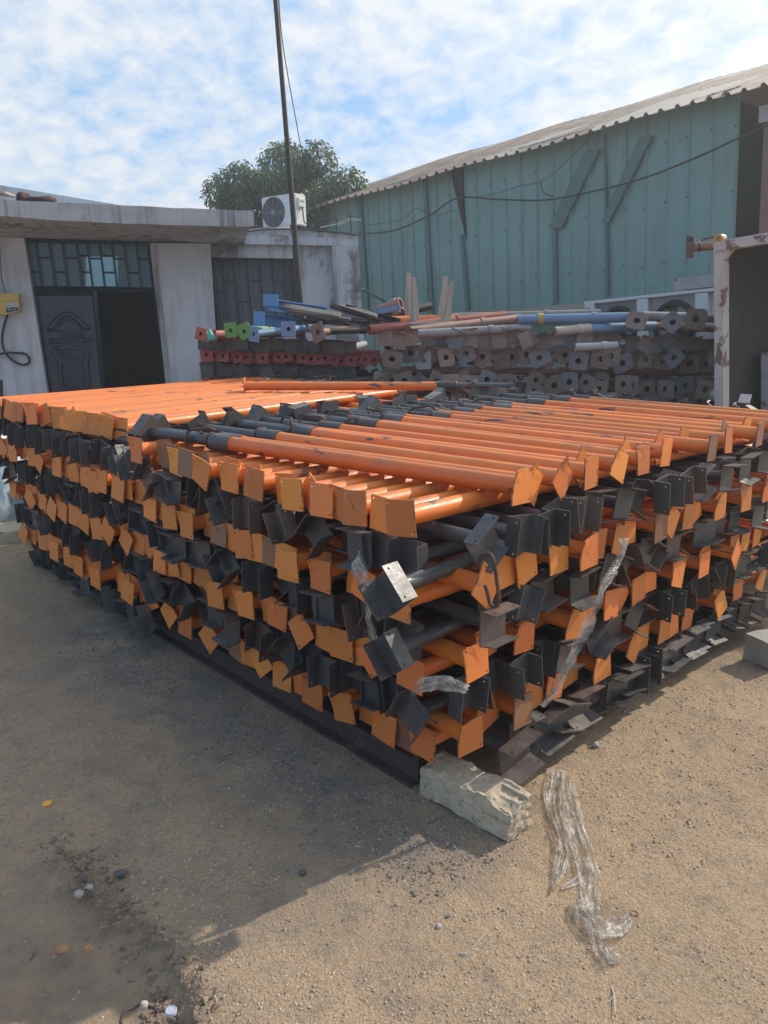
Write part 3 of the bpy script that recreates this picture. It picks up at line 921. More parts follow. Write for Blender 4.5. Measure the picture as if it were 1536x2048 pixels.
def cool_part(name, px, mat, off, th):
    bm = bmesh.new(); add_prism(bm, [cpt(x, y, off) for x, y in px], -SN * th); return pset(mk(name, bm, mat), cool)


cool_part('casing', [(1165, 602), (1425, 576), (1440, 820), (1175, 830)], MT['acwhite'], .78, .45)
cool_part('recess_panel', [(1184, 609), (1268, 600), (1272, 700), (1188, 705)], MT['greypipe'], .795, .02)
cool_part('recess_panel', [(1291, 598), (1384, 588), (1389, 700), (1296, 702)], MT['greypipe'], .795, .02)
cool_part('top_rail', [(1163, 603), (1427, 575), (1427, 581), (1163, 609)], MT['acwhite'], .85, .08)
for x0, x1, y0 in ((1164, 1183, 609), (1268, 1290, 599), (1385, 1411, 587)):
    cool_part('corner_post', [(x0, y0), (x1, y0 - 2), (x1 + 4, 790), (x0 + 4, 792)], MT['acwhite'], .85, .08)
for cxp, cyp in ((1228, 657), (1340, 648)):
    bm = bmesh.new(); c = cpt(cxp, cyp, .80); R0 = .215
    Mf = Matrix.Translation(c) @ Matrix((SX, SZ, SN)).transposed().to_4x4()
    add_path(bm, [Mf @ V((math.cos(t * math.pi / 12) * R0, math.sin(t * math.pi / 12) * R0, .03)) for t in range(24)], .03, 6, closed=True)
    for t in range(5):
        an = t * 2 * math.pi / 5
        add_prism(bm, [Mf @ V((math.cos(an + q) * rr, math.sin(an + q) * rr, .01)) for q, rr in ((0, .05), (.25, .20), (.75, .195), (.5, .05))], SN * .01)
    bmesh.ops.create_circle(bm, cap_ends=True, radius=.09, segments=14, matrix=Mf @ Matrix.Translation((0, 0, .03)))
    pset(mk('fan', bm, MT['dark']), cool)
bm = bmesh.new(); add_box(bm, (0, 0, .06), (.55, .3, .12), Matrix.Translation(cpt(1385, 576, .62)) @ Matrix((SX, SN, SZ)).transposed().to_4x4()); pset(mk('top_box', bm, MT['greypipe']), cool)

# ------------------------------------------------------------------ office building on the left
FN = V((.196, -.98, 0)).normalized(); FP = at(200, 800, 10.0)


def fp(x, y, off=0.0): return hit(x, y, FP + FN * off, FN)


bld = empty('office_building', V((FP.x, FP.y, gz(FP.x, FP.y))), 'low grey concrete building with open navy door and flat canopy', 'building')


def fpart(name, px, mat, off=0.0, th=.22, par=bld, pl=None, sub=None):
    bm = bmesh.new()
    add_prism(bm, [fp(x, y, off) for x, y in px], -FN * th)
    if sub: bmesh.ops.subdivide_edges(bm, edges=bm.edges[:], cuts=sub, use_grid_fill=True)
    o = mk(name, bm, mat); root = par
    chain = V((0, 0, 0)); q = root
    while q is not None: chain += q.location; q = q.parent
    o.parent = root; o.matrix_parent_inverse = Matrix.Translation(-chain) if root.parent is None else Matrix.Identity(4)
    return o


fpart('wall', [(-420, 452), (48, 476), (119, 946), (-330, 975)], MT['wall'])
fpart('wall', [(-420, 300), (418, 440), (418, 482), (-420, 462)], MT['wall'], -.012, .2)
fpart('pillar', [(311, 486), (420, 487), (450, 940), (364, 942)], MT['wall'], 0, .5)
fpart('jamb', [(299, 486), (311.2, 486), (364.2, 942), (352, 942)], MT['concrete'], -.03, .2)
# side wall of the entrance block running back to the wing
bm = bmesh.new(); t0, t1 = fp(420, 487, -.5), fp(450, 940, -.5)
add_prism(bm, [t0, t1, t1 - FN * 3.2, t0 - FN * 3.2], V((-.15, 0, 0)))
pset(mk('wall', bm, MT['wall']), bld)
# canopy slab: deep at the left, its free end tapering back to the pillar
bm = bmesh.new()
OV = 1.15
fb = [(-500, 408), (0, 432), (120, 440), (250, 447), (380, 451), (508, 453)]
ft = [(-500, 374), (0, 399), (120, 404), (250, 411), (380, 416), (507, 421)]
bk = [(-500, 452), (0, 474), (120, 478), (250, 482), (350, 484), (424, 486)]
tiers = []
for (x, y), (x2, y2), (x3, y3) in zip(fb, ft, bk):
    a_, b_ = fp(x, y, OV), fp(x2, y2, OV); c_ = fp(x3, y3, -.05); e_ = c_ + (b_ - a_)
    tiers.append([bm.verts.new(q) for q in (a_, b_, e_, c_)])
for p_, q_ in zip(tiers, tiers[1:]):
    for k in range(4): bm.faces.new((p_[k], p_[(k + 1) % 4], q_[(k + 1) % 4], q_[k]))
bm.faces.new(tiers[0]); bm.faces.new(tiers[-1][::-1])
bmesh.ops.subdivide_edges(bm, edges=bm.edges[:], cuts=3, use_grid_fill=True)
for v in bm.verts: v.co += V((0, 1, .8)) * .012 * fbm(v.co * 3.0)
pset(mk('canopy', bm, MT['concrete']), bld)
bm = bmesh.new()
add_prism(bm, [fp(-500, 392, .8), fp(500, 428, .8), fp(500, 428, .8) - FN * 4.2, fp(-500, 392, .8) - FN * 4.2], V((0, 0, -.1)))
pset(mk('roof_slab', bm, MT['concrete']), bld)
# room behind the door, with one far window
bm = bmesh.new()
def bw(x, y): return fp(x, y, -3.6)
wx0, wx1, wy0, wy1 = 170, 236, 512, 572
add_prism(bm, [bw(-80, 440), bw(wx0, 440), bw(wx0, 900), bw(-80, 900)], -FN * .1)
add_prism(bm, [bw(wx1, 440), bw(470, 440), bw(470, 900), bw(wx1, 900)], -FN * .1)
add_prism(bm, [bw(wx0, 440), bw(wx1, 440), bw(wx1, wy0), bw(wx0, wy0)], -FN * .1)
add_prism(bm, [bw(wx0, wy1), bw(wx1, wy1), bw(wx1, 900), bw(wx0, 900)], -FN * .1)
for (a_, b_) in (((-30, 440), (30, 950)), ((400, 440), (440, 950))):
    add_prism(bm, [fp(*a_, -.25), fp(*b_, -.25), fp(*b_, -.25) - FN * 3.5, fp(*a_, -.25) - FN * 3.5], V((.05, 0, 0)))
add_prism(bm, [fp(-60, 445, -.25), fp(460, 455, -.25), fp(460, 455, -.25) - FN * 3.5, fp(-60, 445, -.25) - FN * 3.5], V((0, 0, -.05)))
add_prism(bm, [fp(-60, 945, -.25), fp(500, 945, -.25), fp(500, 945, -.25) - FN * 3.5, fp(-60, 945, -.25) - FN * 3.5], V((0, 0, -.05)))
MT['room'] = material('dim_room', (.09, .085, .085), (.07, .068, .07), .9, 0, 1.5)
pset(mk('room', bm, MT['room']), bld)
# door frame, transom lattice, glass, carved leaf
DO = -.14
def quad_lerp(q, s, t):
    a, b, c, d = q; top = (a[0] + (b[0] - a[0]) * s, a[1] + (b[1] - a[1]) * s); bot = (d[0] + (c[0] - d[0]) * s, d[1] + (c[1] - d[1]) * s)
    return (top[0] + (bot[0] - top[0]) * t, top[1] + (bot[1] - top[1]) * t)


TQ = [(50, 482), (298, 486), (308, 577), (64, 575)]
LQ = [(70, 588), (184, 587), (216, 930), (116, 934)]


def bar_px(bm, pts, off, w, th):
    """flat bar following pixel points on the door plane"""
    P = [fp(x, y, off) for x, y in pts]
    add_path(bm, P, w, 6)


bm = bmesh.new()
for a_, b_ in (((48, 480), (299, 484)), ((64, 577), (309, 580)), ((49, 480), (119, 944)), ((298, 484), (351, 940)), ((188, 582), (222, 940)), ((70, 587), (186, 586))):
    add_path(bm, [fp(*a_, DO + .03), fp(*b_, DO + .03)], .03, 4)
pset(mk('door_frame', bm, MT['door']), bld)
bm = bmesh.new()
xs_ = [.085, .195, .30, .415, .50, .60, .70, .80, .90]
for i, s in enumerate(xs_):
    a_, b_ = quad_lerp(TQ, s, 0), quad_lerp(TQ, s, 1); bar_px(bm, [a_, b_], DO + .02, .014, .02)
xs2 = [0] + xs_ + [1]
for i in range(len(xs2) - 1):
    for t in ((.36,) if i % 2 else (.66,)) if i not in (4, 6) else (.30, .66):
        bar_px(bm, [quad_lerp(TQ, xs2[i], t), quad_lerp(TQ, xs2[i + 1], t)], DO + .02, .012, .02)
pset(mk('transom_grille', bm, MT['door']), bld)
GL = bpy.data.materials.new('tinted_glass'); GL.use_nodes = True; nt = GL.node_tree; nt.nodes.clear()
o_ = nd(nt, 'ShaderNodeOutputMaterial'); ms = nd(nt, 'ShaderNodeMixShader'); tr = nd(nt, 'ShaderNodeBsdfTransparent'); gb = nd(nt, 'ShaderNodeBsdfPrincipled')
tr.inputs[0].default_value = (.55, .72, .78, 1); gb.inputs['Base Color'].default_value = (.20, .33, .39, 1); gb.inputs['Roughness'].default_value = .08
ms.inputs[0].default_value = .45; nt.links.new(tr.outputs[0], ms.inputs[1]); nt.links.new(gb.outputs[0], ms.inputs[2]); nt.links.new(ms.outputs[0], o_.inputs[0])
fpart('transom_glass', TQ, GL, DO - .01, .006)
leaf = fpart('door_leaf', LQ, MT['door'], DO, .05)
bm = bmesh.new()
def lq(s, t): return quad_lerp(LQ, s, t)
OFF = DO + .008
def arch(s0, s1, t0, rise, n=12): return [lq(s0 + (s1 - s0) * k / n, t0 - rise * math.sin(math.pi * k / n)) for k in range(n + 1)]
bar_px(bm, [lq(.14, .20), lq(.22, .19)] + arch(.24, .80, .19, .072) + [lq(.82, .19), lq(.90, .195)], OFF, .036, .02)
bar_px(bm, arch(.30, .74, .20, .05), OFF, .014, .02)
for t in (.215, .265, .285): bar_px(bm, [lq(.14, t), lq(.92, t - .004)], OFF, .013, .02)
pan = [(.24, .33), (.40, .345), (.50, .325), (.60, .345), (.80, .33), (.84, .40), (.78, .47), (.80, .60), (.76, .72), (.82, .79), (.72, .845), (.52, .825), (.34, .845), (.22, .79), (.30, .72), (.26, .60), (.30, .47), (.22, .40), (.24, .33)]
pan = [(a_, .31 + (b_ - .33) * .62) for a_, b_ in pan]
bar_px(bm, [lq(*p) for p in pan], OFF, .028, .02)
pan2 = [(.5 + (s - .5) * .66, .468 + (t - .468) * .80) for s, t in pan]
bar_px(bm, [lq(*p) for p in pan2], OFF, .016, .02)
for k in range(-3, 6):
    a0, b0_ = .34 + k * .09, .37; pts = []
    for j in range(20):
        s, t = a0 + j * .025, b0_ + j * .02
        if .335 < s < .69 and .365 < t < .575: pts.append(lq(s, t))
    if len(pts) > 2: bar_px(bm, pts, OFF, .009, .01)
    pts = []
    for j in range(20):
        s, t = .66 - k * .09 - j * .025, b0_ + j * .02
        if .335 < s < .69 and .365 < t < .575: pts.append(lq(s, t))
    if len(pts) > 2: bar_px(bm, pts, OFF, .009, .01)
for k in range(9): bar_px(bm, [lq(.38 + k * .05, .228), lq(.40 + k * .05, .255)], OFF, .009, .01)
MT['door_highlight'] = material('door_relief_highlight', (.026, .035, .06), (.035, .045, .07), .22, .1, 9, rough_var=.1)  # highlights painted in: a lighter copy of the navy door paint
mo = mk('moulding', bm, MT['door_highlight'], smooth=True); mo.parent = leaf
# leaf origin sits at the world origin of its own mesh data; keep the moulding in the same space
# wing with the barred window
WO = -1.55
def wpart(name, px, mat, off, th): return fpart(name, px, mat, WO + off, th)
wpart('wing_fascia', [(415, 470), (520, 456), (716, 467), (717, 492), (415, 487)], MT['wallb'], .0, 1.6)
wpart('wing_pier', [(664, 491.5), (717, 492.5), (742, 930), (688, 930)], MT['wallb'], .0, 3.0)
wpart('wing_wall', [(592, 490), (664, 490), (690, 930), (618, 930)], MT['wallb'], -.16, .2)
wpart('reveal', [(583, 490), (592, 490), (618, 930), (609, 930)], MT['darkmetal'], -.14, .2)
wpart('window_head', [(415, 487), (584, 490), (586, 517), (420, 514)], MT['wallb'], -.10, .2)
wpart('sill_wall', [(440, 672), (595, 672), (612, 930), (462, 930)], MT['wallb'], -.16, .2)
GL2 = GL.copy(); GL2.name = 'clear_window_glass'
for n_ in GL2.node_tree.nodes:
    if n_.type == 'MIX_SHADER': n_.inputs[0].default_value = .16
    if n_.type == 'BSDF_TRANSPARENT': n_.inputs[0].default_value = (.85, .86, .90, 1)
wg = wpart('window_glass', [(420, 514), (586, 517), (596, 674), (440, 674)], GL2, -.26, .008)
bm = bmesh.new()
WQ = [(423, 515), (586, 517), (595, 672), (440, 672)]
for i, s in enumerate((.03, .12, .27, .43, .585, .74, .89, .985)):
    bar_px(bm, [quad_lerp(WQ, s, 0), quad_lerp(WQ, s, 1)], WO - .19, .013, .02)
for s0, s1, t in ((.12, .27, .30), (.27, .43, .56), (.43, .585, .29), (.585, .74, .74), (.74, .89, .30), (.03, .12, .44), (.89, .985, .58), (.03, .27, .86), (.03, .985, .01)):
    bar_px(bm, [quad_lerp(WQ, s0, t), quad_lerp(WQ, s1, t)], WO - .19, .012, .02)
pset(mk('window_bars', bm, MT['darkmetal']), bld)
bm = bmesh.new()      # curtains behind the glass
P0, P1 = fp(425, 514, WO - .42), fp(590, 516, WO - .42); H = fp(440, 690, WO - .42) - P0
prev = None
for k in range(90):
    q = P0.lerp(P1, k / 89) + FN * (.03 * math.sin(k * .9) + .02 * math.sin(k * .37))
    a_, b_ = bm.verts.new(q), bm.verts.new(q + H)
    if prev: bm.faces.new((prev[0], a_, b_, prev[1]))
    prev = (a_, b_)
MT['curtain'] = material('grey_curtain', (.30, .285, .31), (.19, .185, .21), .9, 0, 1.2, contrast=.06)
pset(mk('curtain', bm, MT['curtain'], smooth=True), bld)
bm = bmesh.new()
q0, q1 = fp(415, 500, WO - .6), fp(700, 930, WO - .6)
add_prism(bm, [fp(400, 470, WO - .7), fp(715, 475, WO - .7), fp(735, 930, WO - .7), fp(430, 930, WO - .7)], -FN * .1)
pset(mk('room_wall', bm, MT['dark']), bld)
bm = bmesh.new()
add_prism(bm, [fp(415, 470, WO + .002), fp(520, 456.5, WO + .002), fp(716, 467.5, WO + .002), fp(716, 467.5, WO) - FN * 5, fp(415, 462, WO) - FN * 5], V((0, 0, -.08)))
pset(mk('wing_roof', bm, MT['concrete']), bld)

# yellow meter box with its label and cable
mb = empty('meter_box', fp(14, 600, .0), 'yellow electric meter box with white label on the left wall', 'meter box')
def mpart(name, px, mat, off, th): return fpart(name, px, mat, off, th, mb)
mpart('casing', [(-22, 590), (36, 587), (39, 622), (11, 629), (-20, 628)], MT['yellow'], .16, .158)
mpart('lid', [(-23, 589), (37, 586), (37, 601), (-23, 604)], MT['yellow'], .175, .03)
mpart('label', [(11, 607), (36, 604), (37, 622), (12, 627)], MT['white'], .164, .006)
bm = bmesh.new()
for px in ([(12, 615), (36, 614), (37, 621), (12.3, 626)],): add_prism(bm, [fp(x, y, .167) for x, y in px], -FN * .002)
bm2 = bmesh.new()
for x0 in (15.5, 18.2, 20.6, 23.2, 25.8, 28.2, 30.6):
    y0 = 618.6 - (x0 - 15) * .10
    add_prism(bm2, [fp(x, y, .170) for x, y in ((x0, y0), (x0 + .7, y0), (x0 + .8, y0 + 3.4), (x0 + .1, y0 + 3.4))], -FN * .002)
    add_prism(bm2, [fp(x, y, .1695) for x, y in ((x0 + .75, y0 + .1), (x0 + 1.8, y0 + .1), (x0 + 1.8, y0 + .9), (x0 + .75, y0 + .9))], -FN * .0015)
for x0 in (14, 16.4, 18.4): add_prism(bm2, [fp(x, y, .170) for x, y in ((x0, 614.2), (x0 + 1.6, 614.1), (x0 + 1.6, 616.4), (x0, 616.5))], -FN * .002)
bm3 = bmesh.new()
for x0, w_ in ((13.5, 2.6), (17, 3.2)): add_prism(bm3, [fp(x, y, .168) for x, y in ((x0, 611.2), (x0 + w_, 610.9), (x0 + w_, 612), (x0, 612.3))], -FN * .002)
pset(mk('label_band', bm, MT['lineink']), mb); pset(mk('label_text', bm2, MT['white']), mb); pset(mk('label_line', bm3, MT['lineink']), mb)


def cable(name, pts, r, mat, label, cat='cable', group=None, seg=7):
    bm = bmesh.new(); add_path(bm, smooth_px(pts, 8), r, seg)
    o = mk(name, bm, mat, smooth=True); return tag(o, label, cat, group)


cable('power_cable', [fp(x, y, o) for x, y, o in ((15, 630, .08), (8, 652, .04), (4, 676, .03), (8, 700, .03), (22, 718, .03), (42, 729, .035), (56, 727, .04), (59, 718, .045), (50, 708, .05), (32, 706, .05), (10, 706, .055), (-30, 716, .05))], .014, MT['rubber'],
      'thick black cable looping down the wall below the yellow meter box')
cable('thin_cable', [fp(x, y, .03) for x, y in ((-2, 480), (1, 520), (3, 555), (8, 575), (12, 588))], .005, MT['rubber'], 'thin grey wire coming down into the yellow meter box')

# dark red cloth and a pale sheet on the canopy roof, dark post at the wall
bm = bmesh.new()
c0 = fp(66, 399, .9)
for k in range(3):
    bmesh.ops.create_icosphere(bm, subdivisions=3, radius=1, matrix=Matrix.Translation(c0 + V((-.12 + .12 * k, .05, (.03, .005, .0)[k]))) @ Matrix.Diagonal(((.07, .12, .10)[k], .12, (.055, .03, .035)[k], 1)))
for v in bm.verts: v.co += V((1, 1, 1)) * .02 * fbm(v.co * 9)
tag(mk('cloth_heap', bm, MT['redcloth'], smooth=True), 'dark red heap of cloth lying on the canopy roof', 'cloth')
bm = bmesh.new(); c0 = fp(-8, 396, 1.0)
add_box(bm, (0, 0, 0), (.34, .3, .02), Matrix.Translation(c0 + V((0, 0, .05))) @ Matrix.Rotation(.12, 4, 'Y'))
add_box(bm, (-.05, 0, -.03), (.1, .1, .05), Matrix.Translation(c0 + V((0, 0, .05))))
tag(mk('board', bm, MT['cream']), 'pale board end resting on the canopy roof at the left edge', 'board')
bm = bmesh.new(); p0, p1 = at(1, 760, 8.2), at(4, 830, 8.2); p2 = V((p1.x, p1.y, gz(p1.x, p1.y)))
add_path(bm, [p0, p1, p2], .022, 8); add_box(bm, (p2.x, p2.y, p2.z + .01), (.15, .15, .02)); tag(mk('post', bm, MT['darkmetal']), 'short dark post standing in front of the left wall', 'post')

# ------------------------------------------------------------------ mast with its stay wire, air conditioner
bm = bmesh.new(); m0, m1 = at(604, 700, 9.2), at(551, -260, 9.2 + .0)
p_top, p_mid = at(551, 0, 9.2), at(597, 560, 9.2)
gx = p_mid + (p_mid - p_top).normalized() * ((p_mid.z - gz(p_mid.x, p_mid.y)) / abs((p_mid - p_top).normalized().z))
tp = p_top + (p_top - p_mid).normalized() * 2.2
add_path(bm, [gx, p_mid, p_top, tp], [.036, .031, .025, .022], 10)
mast = tag(mk('antenna_mast', bm, MT['darkmetal'], smooth=True), 'tall thin dark steel mast standing before the barred window', 'mast')
bm = bmesh.new(); add_hollow(bm, p_mid + V((0, 0, .25)), p_mid + V((0, 0, .33)), .05, .04, 12)
pset(mk('clamp', bm, MT['rustrod']), mast) if False else None
bm.free()
cable('stay_wire', [at(x, y, Y) for x, y, Y in ((556, -20, 9.25), (562, 60, 9.5), (572, 130, 10), (590, 230, 11), (603, 300, 11.6), (618, 370, 12), (634, 440, 12.4))], .006, MT['rubber'], 'thin wire hanging from the mast down to the wing roof')
ac = empty('air_conditioner', fp(572, 459, WO - 1.6), 'white outdoor air conditioner unit with round fan on the roof', 'air conditioner')
aw, ah, ad = .70, .48, .29
cpos = fp(570, 459, WO - 1.6)
AM = Matrix.Translation(cpos + V((0, 0, .03))) @ Matrix.Rotation(R_(-33), 4, 'Z')
bm = bmesh.new(); add_box(bm, (0, 0, ah / 2), (aw, ad, ah), AM); bmesh.ops.bevel(bm, geom=bm.edges[:], offset=.018, segments=2, affect='EDGES')
pset(mk('casing', bm, MT['acwhite']), ac)
bm = bmesh.new()
def acp(x, y, z): return AM @ V((x, y, z))
for rr in [.225 - .022 * i for i in range(10)]:
    add_path(bm, [acp(-.10 + rr * math.cos(t * math.pi / 14), -ad / 2 - .012, ah / 2 - .01 + rr * math.sin(t * math.pi / 14)) for t in range(28)], .004, 4, closed=True)
for t in range(8): add_path(bm, [acp(-.10 + q * math.cos(t * math.pi / 4), -ad / 2 - .010, ah / 2 - .01 + q * math.sin(t * math.pi / 4)) for q in (.03, .22)], .004, 4)
bmesh.ops.create_circle(bm, cap_ends=True, radius=.035, segments=16, matrix=AM @ Matrix.Translation((-.10, -ad / 2 - .016, ah / 2 - .01)) @ Matrix.Rotation(R_(90), 4, 'X'))
gr = pset(mk('fan_grille', bm, MT['greypipe']), ac)
bm = bmesh.new(); bmesh.ops.create_circle(bm, cap_ends=True, radius=.235, segments=32, matrix=AM @ Matrix.Translation((-.10, -ad / 2 - .003, ah / 2 - .01)) @ Matrix.Rotation(R_(90), 4, 'X'))
pset(mk('fan_opening', bm, MT['dark']), ac)
bm = bmesh.new(); add_box(bm, (aw / 2 + .02, -.02, ah * .72), (.05, .15, .14), AM); bmesh.ops.bevel(bm, geom=bm.edges[:], offset=.01, segments=1, affect='EDGES'); pset(mk('valve_cover', bm, MT['acwhite']), ac)
bm = bmesh.new(); add_box(bm, (aw / 2 + .046, -.02, ah * .75), (.004, .09, .03), AM); add_box(bm, (.30, -ad / 2 - .003, ah * .76), (.06, .004, .03), AM); pset(mk('badge', bm, MT['greypipe']), ac)
bm = bmesh.new()
for sx in (-.28, .28): add_box(bm, (sx, 0, -.02), (.06, ad + .06, .045), AM)
pset(mk('foot', bm, MT['dark']), ac)
bm = bmesh.new(); add_path(bm, smooth_px([acp(aw / 2 + .03, .0, .30), acp(aw / 2 + .06, -.02, .12), acp(aw / 2 + .09, -.02, .03), acp(aw / 2 + .25, .0, .01), acp(aw / 2 + .5, .1, .08)]), .011, 7); pset(mk('hose', bm, MT['rubber'], smooth=True), ac)

# cables slung along the green shed and over the wing roof
def shedcab(name, pts, r, lab, off=.25): cable(name, [sp(*su(x, y, off), off) for x, y in pts], r, MT['rubber'], lab)
shedcab('power_cable', ((640, 462), (720, 467), (790, 460), (860, 430), (915, 396), (1000, 399), (1090, 400), (1180, 384), (1290, 355), (1390, 316), (1480, 275), (1600, 222)), .016, 'thick black cable sagging across the whole green shed wall')
shedcab('thin_cable', ((915, 396), (980, 390), (1040, 372), (1085, 362), (1130, 325), (1180, 275)), .006, 'thin wire branching up the green wall to the eave', .2)
shedcab('thin_cable', ((1083, 362), (1082, 374), (1090, 388), (1108, 393)), .009, 'short curled wire end hanging on the green wall', .22)
shedcab('thin_cable', ((720, 452), (800, 440), (830, 418), (870, 430), (910, 420)), .006, 'thin wire looping loosely at the left of the green wall', .3)
for k, pts in enumerate((((612, 452), (625, 440), (634, 430), (641, 432), (632, 446), (620, 458)), ((618, 458), (640, 450), (655, 436), (646, 452), (636, 460)), ((640, 455), (672, 448), (700, 438), (722, 440), (700, 442), (672, 452)))):
    cable('loose_wire', [fp(x, y, WO - .9 + .1 * k) for x, y in pts], .008, MT['rubber' if k < 2 else 'cream'],
          ('dark wire loop standing on the wing roof beside the air conditioner', 'second dark wire loop on the wing roof, right of the first', 'pale loose wire tangle near the right end of the wing roof')[k])
for k, (x, y0, y1) in enumerate(((671, 430, 462), (700, 424, 466))):
    bm = bmesh.new(); add_path(bm, [fp(x + 3, y1, WO - .5), fp(x, y0, WO - .5)], .010, 6); add_path(bm, [fp(x - 5, y0 + 8, WO - .5), fp(x + 6, y0 + 9, WO - .5)], .007, 6)
    tag(mk('wire_rod', bm, MT['darkmetal']), ('thin upright steel rod on the wing roof near the air conditioner', 'thin upright rod at the right corner of the wing roof')[k], 'rod')
cable('power_cable', [fp(x, y, WO + .03) for x, y in ((470, 468), (520, 460), (585, 458), (640, 462), (700, 468), (716, 470))], .010, MT['rubber'], 'dark cable lying along the front edge of the wing roof')
bm = bmesh.new(); add_path(bm, [fp(718, 575, WO + .05), sp(*su(775, 606, .3), .3)], .02, 6); add_box(bm, tuple(fp(718, 575, WO + .03)), (.08, .04, .08)); tag(mk('stay_bar', bm, MT['cladd']), 'slanting green stay bar between the wing and the shed', 'stay bar')

# ------------------------------------------------------------------ tree
def tree(c, base, rx, ry, rz, seed):
    rnd = random.Random(seed)
    root = empty('mango_tree', base, 'bushy dark green tree behind the white air conditioner', 'tree')
    bm = bmesh.new()
    lobes = []
    for k in range(62):
        for _ in range(60):
            p = V((rnd.uniform(-1, 1), rnd.uniform(-1, 1), rnd.uniform(-1, 1)))
            if .25 < p.length < .95 and p.z > -.75: break
        q = V((p.x * rx, p.y * ry, p.z * rz))
        lim = 1.0 - .60 * abs(p.x)
        if q.z > rz * lim: q.z = rz * lim * rnd.uniform(.6, 1)
        lobes.append((c + q, rnd.choice((rnd.uniform(.18, .3), rnd.uniform(.3, .55)))))
    add_path(bm, [base, base + V((.05, 0, (c.z - base.z) * .5)), c - V((0, 0, rz * .6)), c + V((0, 0, rz * .1))], [.30, .24, .2, .1], 10)
    for lc, lr in lobes[::2]:
        a0 = c - V((0, 0, rz * .5)); mid = a0.lerp(lc, .5) + V((0, 0, .15))
        add_path(bm, [a0, mid, lc], [.10, .06, .02], 6)
    o = mk('trunk', bm, MT['bark'], smooth=True); pset(o, root)
    verts = []; faces = []
    for lc, lr in lobes:
        n = int(1150 * (lr / .5) ** 2)
        for _ in range(n):
            d = V((rnd.gauss(0, 1), rnd.gauss(0, 1), rnd.gauss(0, 1))).normalized()
            p = lc + d * lr * rnd.uniform(.55, 1.08) * V((1, 1, 1)).x
            p.z -= .05
            L = rnd.uniform(.08, .15); wd = L * .19
            ax = (d * .5 + V((rnd.uniform(-.5, .5), rnd.uniform(-.5, .5), -rnd.uniform(.3, 1.3)))).normalized()
            sd = ax.cross(V((rnd.gauss(0, 1), rnd.gauss(0, 1), rnd.gauss(0, 1)))).normalized() * wd
            k = len(verts)
            verts += [p, p + ax * L * .5 + sd, p + ax * L, p + ax * L * .5 - sd]; faces.append((k, k + 1, k + 2, k + 3))
    me = bpy.data.meshes.new('crown'); me.from_pydata([tuple(v) for v in verts], [], faces)
    M = bpy.data.materials.new('leaf'); M.use_nodes = True; nt = M.node_tree; nt.nodes.clear()
    oo = nd(nt, 'ShaderNodeOutputMaterial'); b = nd(nt, 'ShaderNodeBsdfPrincipled'); trn = nd(nt, 'ShaderNodeBsdfTranslucent'); ms = nd(nt, 'ShaderNodeMixShader')
    gi = nd(nt, 'ShaderNodeNewGeometry')
    col = mix(nt, gi.outputs['Random Per Island'], (.045, .095, .035), (.13, .20, .075))
    tcn = nd(nt, 'ShaderNodeTexCoord'); col = mix(nt, ramp(nt, tex(nt, tcn.outputs['Object'], 1.3, 3), ((.4, 0), (.62, 1))), col, (.10, .15, .10))  # greyed, lightened greens put distance haze into the foliage colour
    nt.links.new(col, b.inputs['Base Color']); nt.links.new(col, trn.inputs[0]); b.inputs['Roughness'].default_value = .45
    ms.inputs[0].default_value = .3; nt.links.new(b.outputs[0], ms.inputs[1]); nt.links.new(trn.outputs[0], ms.inputs[2]); nt.links.new(ms.outputs[0], oo.inputs[0])
    cr = link('crown', me, None, M); pset(cr, root)


tc_ = at(580, 402, 21); tb_ = V((tc_.x, tc_.y, gz(tc_.x, tc_.y)))
tree(tc_, tb_, 2.3, 1.9, 1.12, 4)

# ------------------------------------------------------------------ old props stacked at the back
rb = random.Random(77)


def simple_prop(name, plate, tubemat, p, d, roll, L, r, label, cat, group, off_plate=True):
    key = ('tube', tubemat.name, L, r)
    if key not in SPEC: SPEC[key] = tube_mesh('tube', L, r, tubemat, 14, True)
    o = empty(name, (0, 0, 0), label, cat, group); o.matrix_world = axes_matrix(p, d, V((0, 0, 1)), roll) @ Matrix.Diagonal((1, rb.uniform(.84, 1.1), rb.uniform(.86, 1.08), 1))
    if plate is not None: link('base_plate', plate, o)
    link('tube', SPEC[key], o)
    return o


def head_prop(name, p, d, roll, L, label, group, headmat=None):
    key = ('tube', 'inner', L, .027)
    if key not in SPEC: SPEC[key] = tube_mesh('tube', L, .027, MT['inner'], 12, True)
    o = empty(name, (0, 0, 0), label, 'scaffold prop', group); o.matrix_world = axes_matrix(p, d, V((0, 0, 1)), 0)
    h = link('fork_head', rb.choice(HEADS if headmat is None else headmat), o); h.matrix_local = Matrix.Rotation(math.pi, 4, 'Z') @ Matrix.Rotation(roll, 4, 'X')
    link('tube', SPEC[key], o)
    return o


YF = V((0.05, 1, 0)).normalized()
RUHEADS = make_heads(MT['rust'], 4, 41)
HEADS_BACK = HEADS
GR, GB, GRU = 'red props with holed plates in the rear stack', 'black bracket props in the rear red stack', 'rusty props with holed plates in the rear stack'
for row, (y0, y1, x0, x1, n) in enumerate(((711, 722, 404, 756, 22), (762, 772, 408, 640, 14))):
    for k in range(n):
        x = x0 + (x1 - x0) * (k + .5) / n + rb.uniform(-2, 2); y = y0 + (y1 - y0) * k / n + rb.uniform(-2.5, 2.5)
        simple_prop('red_prop', rb.choice(RPLATES), MT['red'], at(x, y, 7.9 + rb.uniform(-.05, .05)), YF + V((rb.gauss(0, .02), 0, 0)), rb.gauss(0, .15) if k < 16 else rb.uniform(-.6, .6), 1.7, .03,
                    'red prop in the {} red row of the rear stack, {} plate from left'.format(('upper', 'lower')[row], ORD[k]), 'scaffold prop', GR)
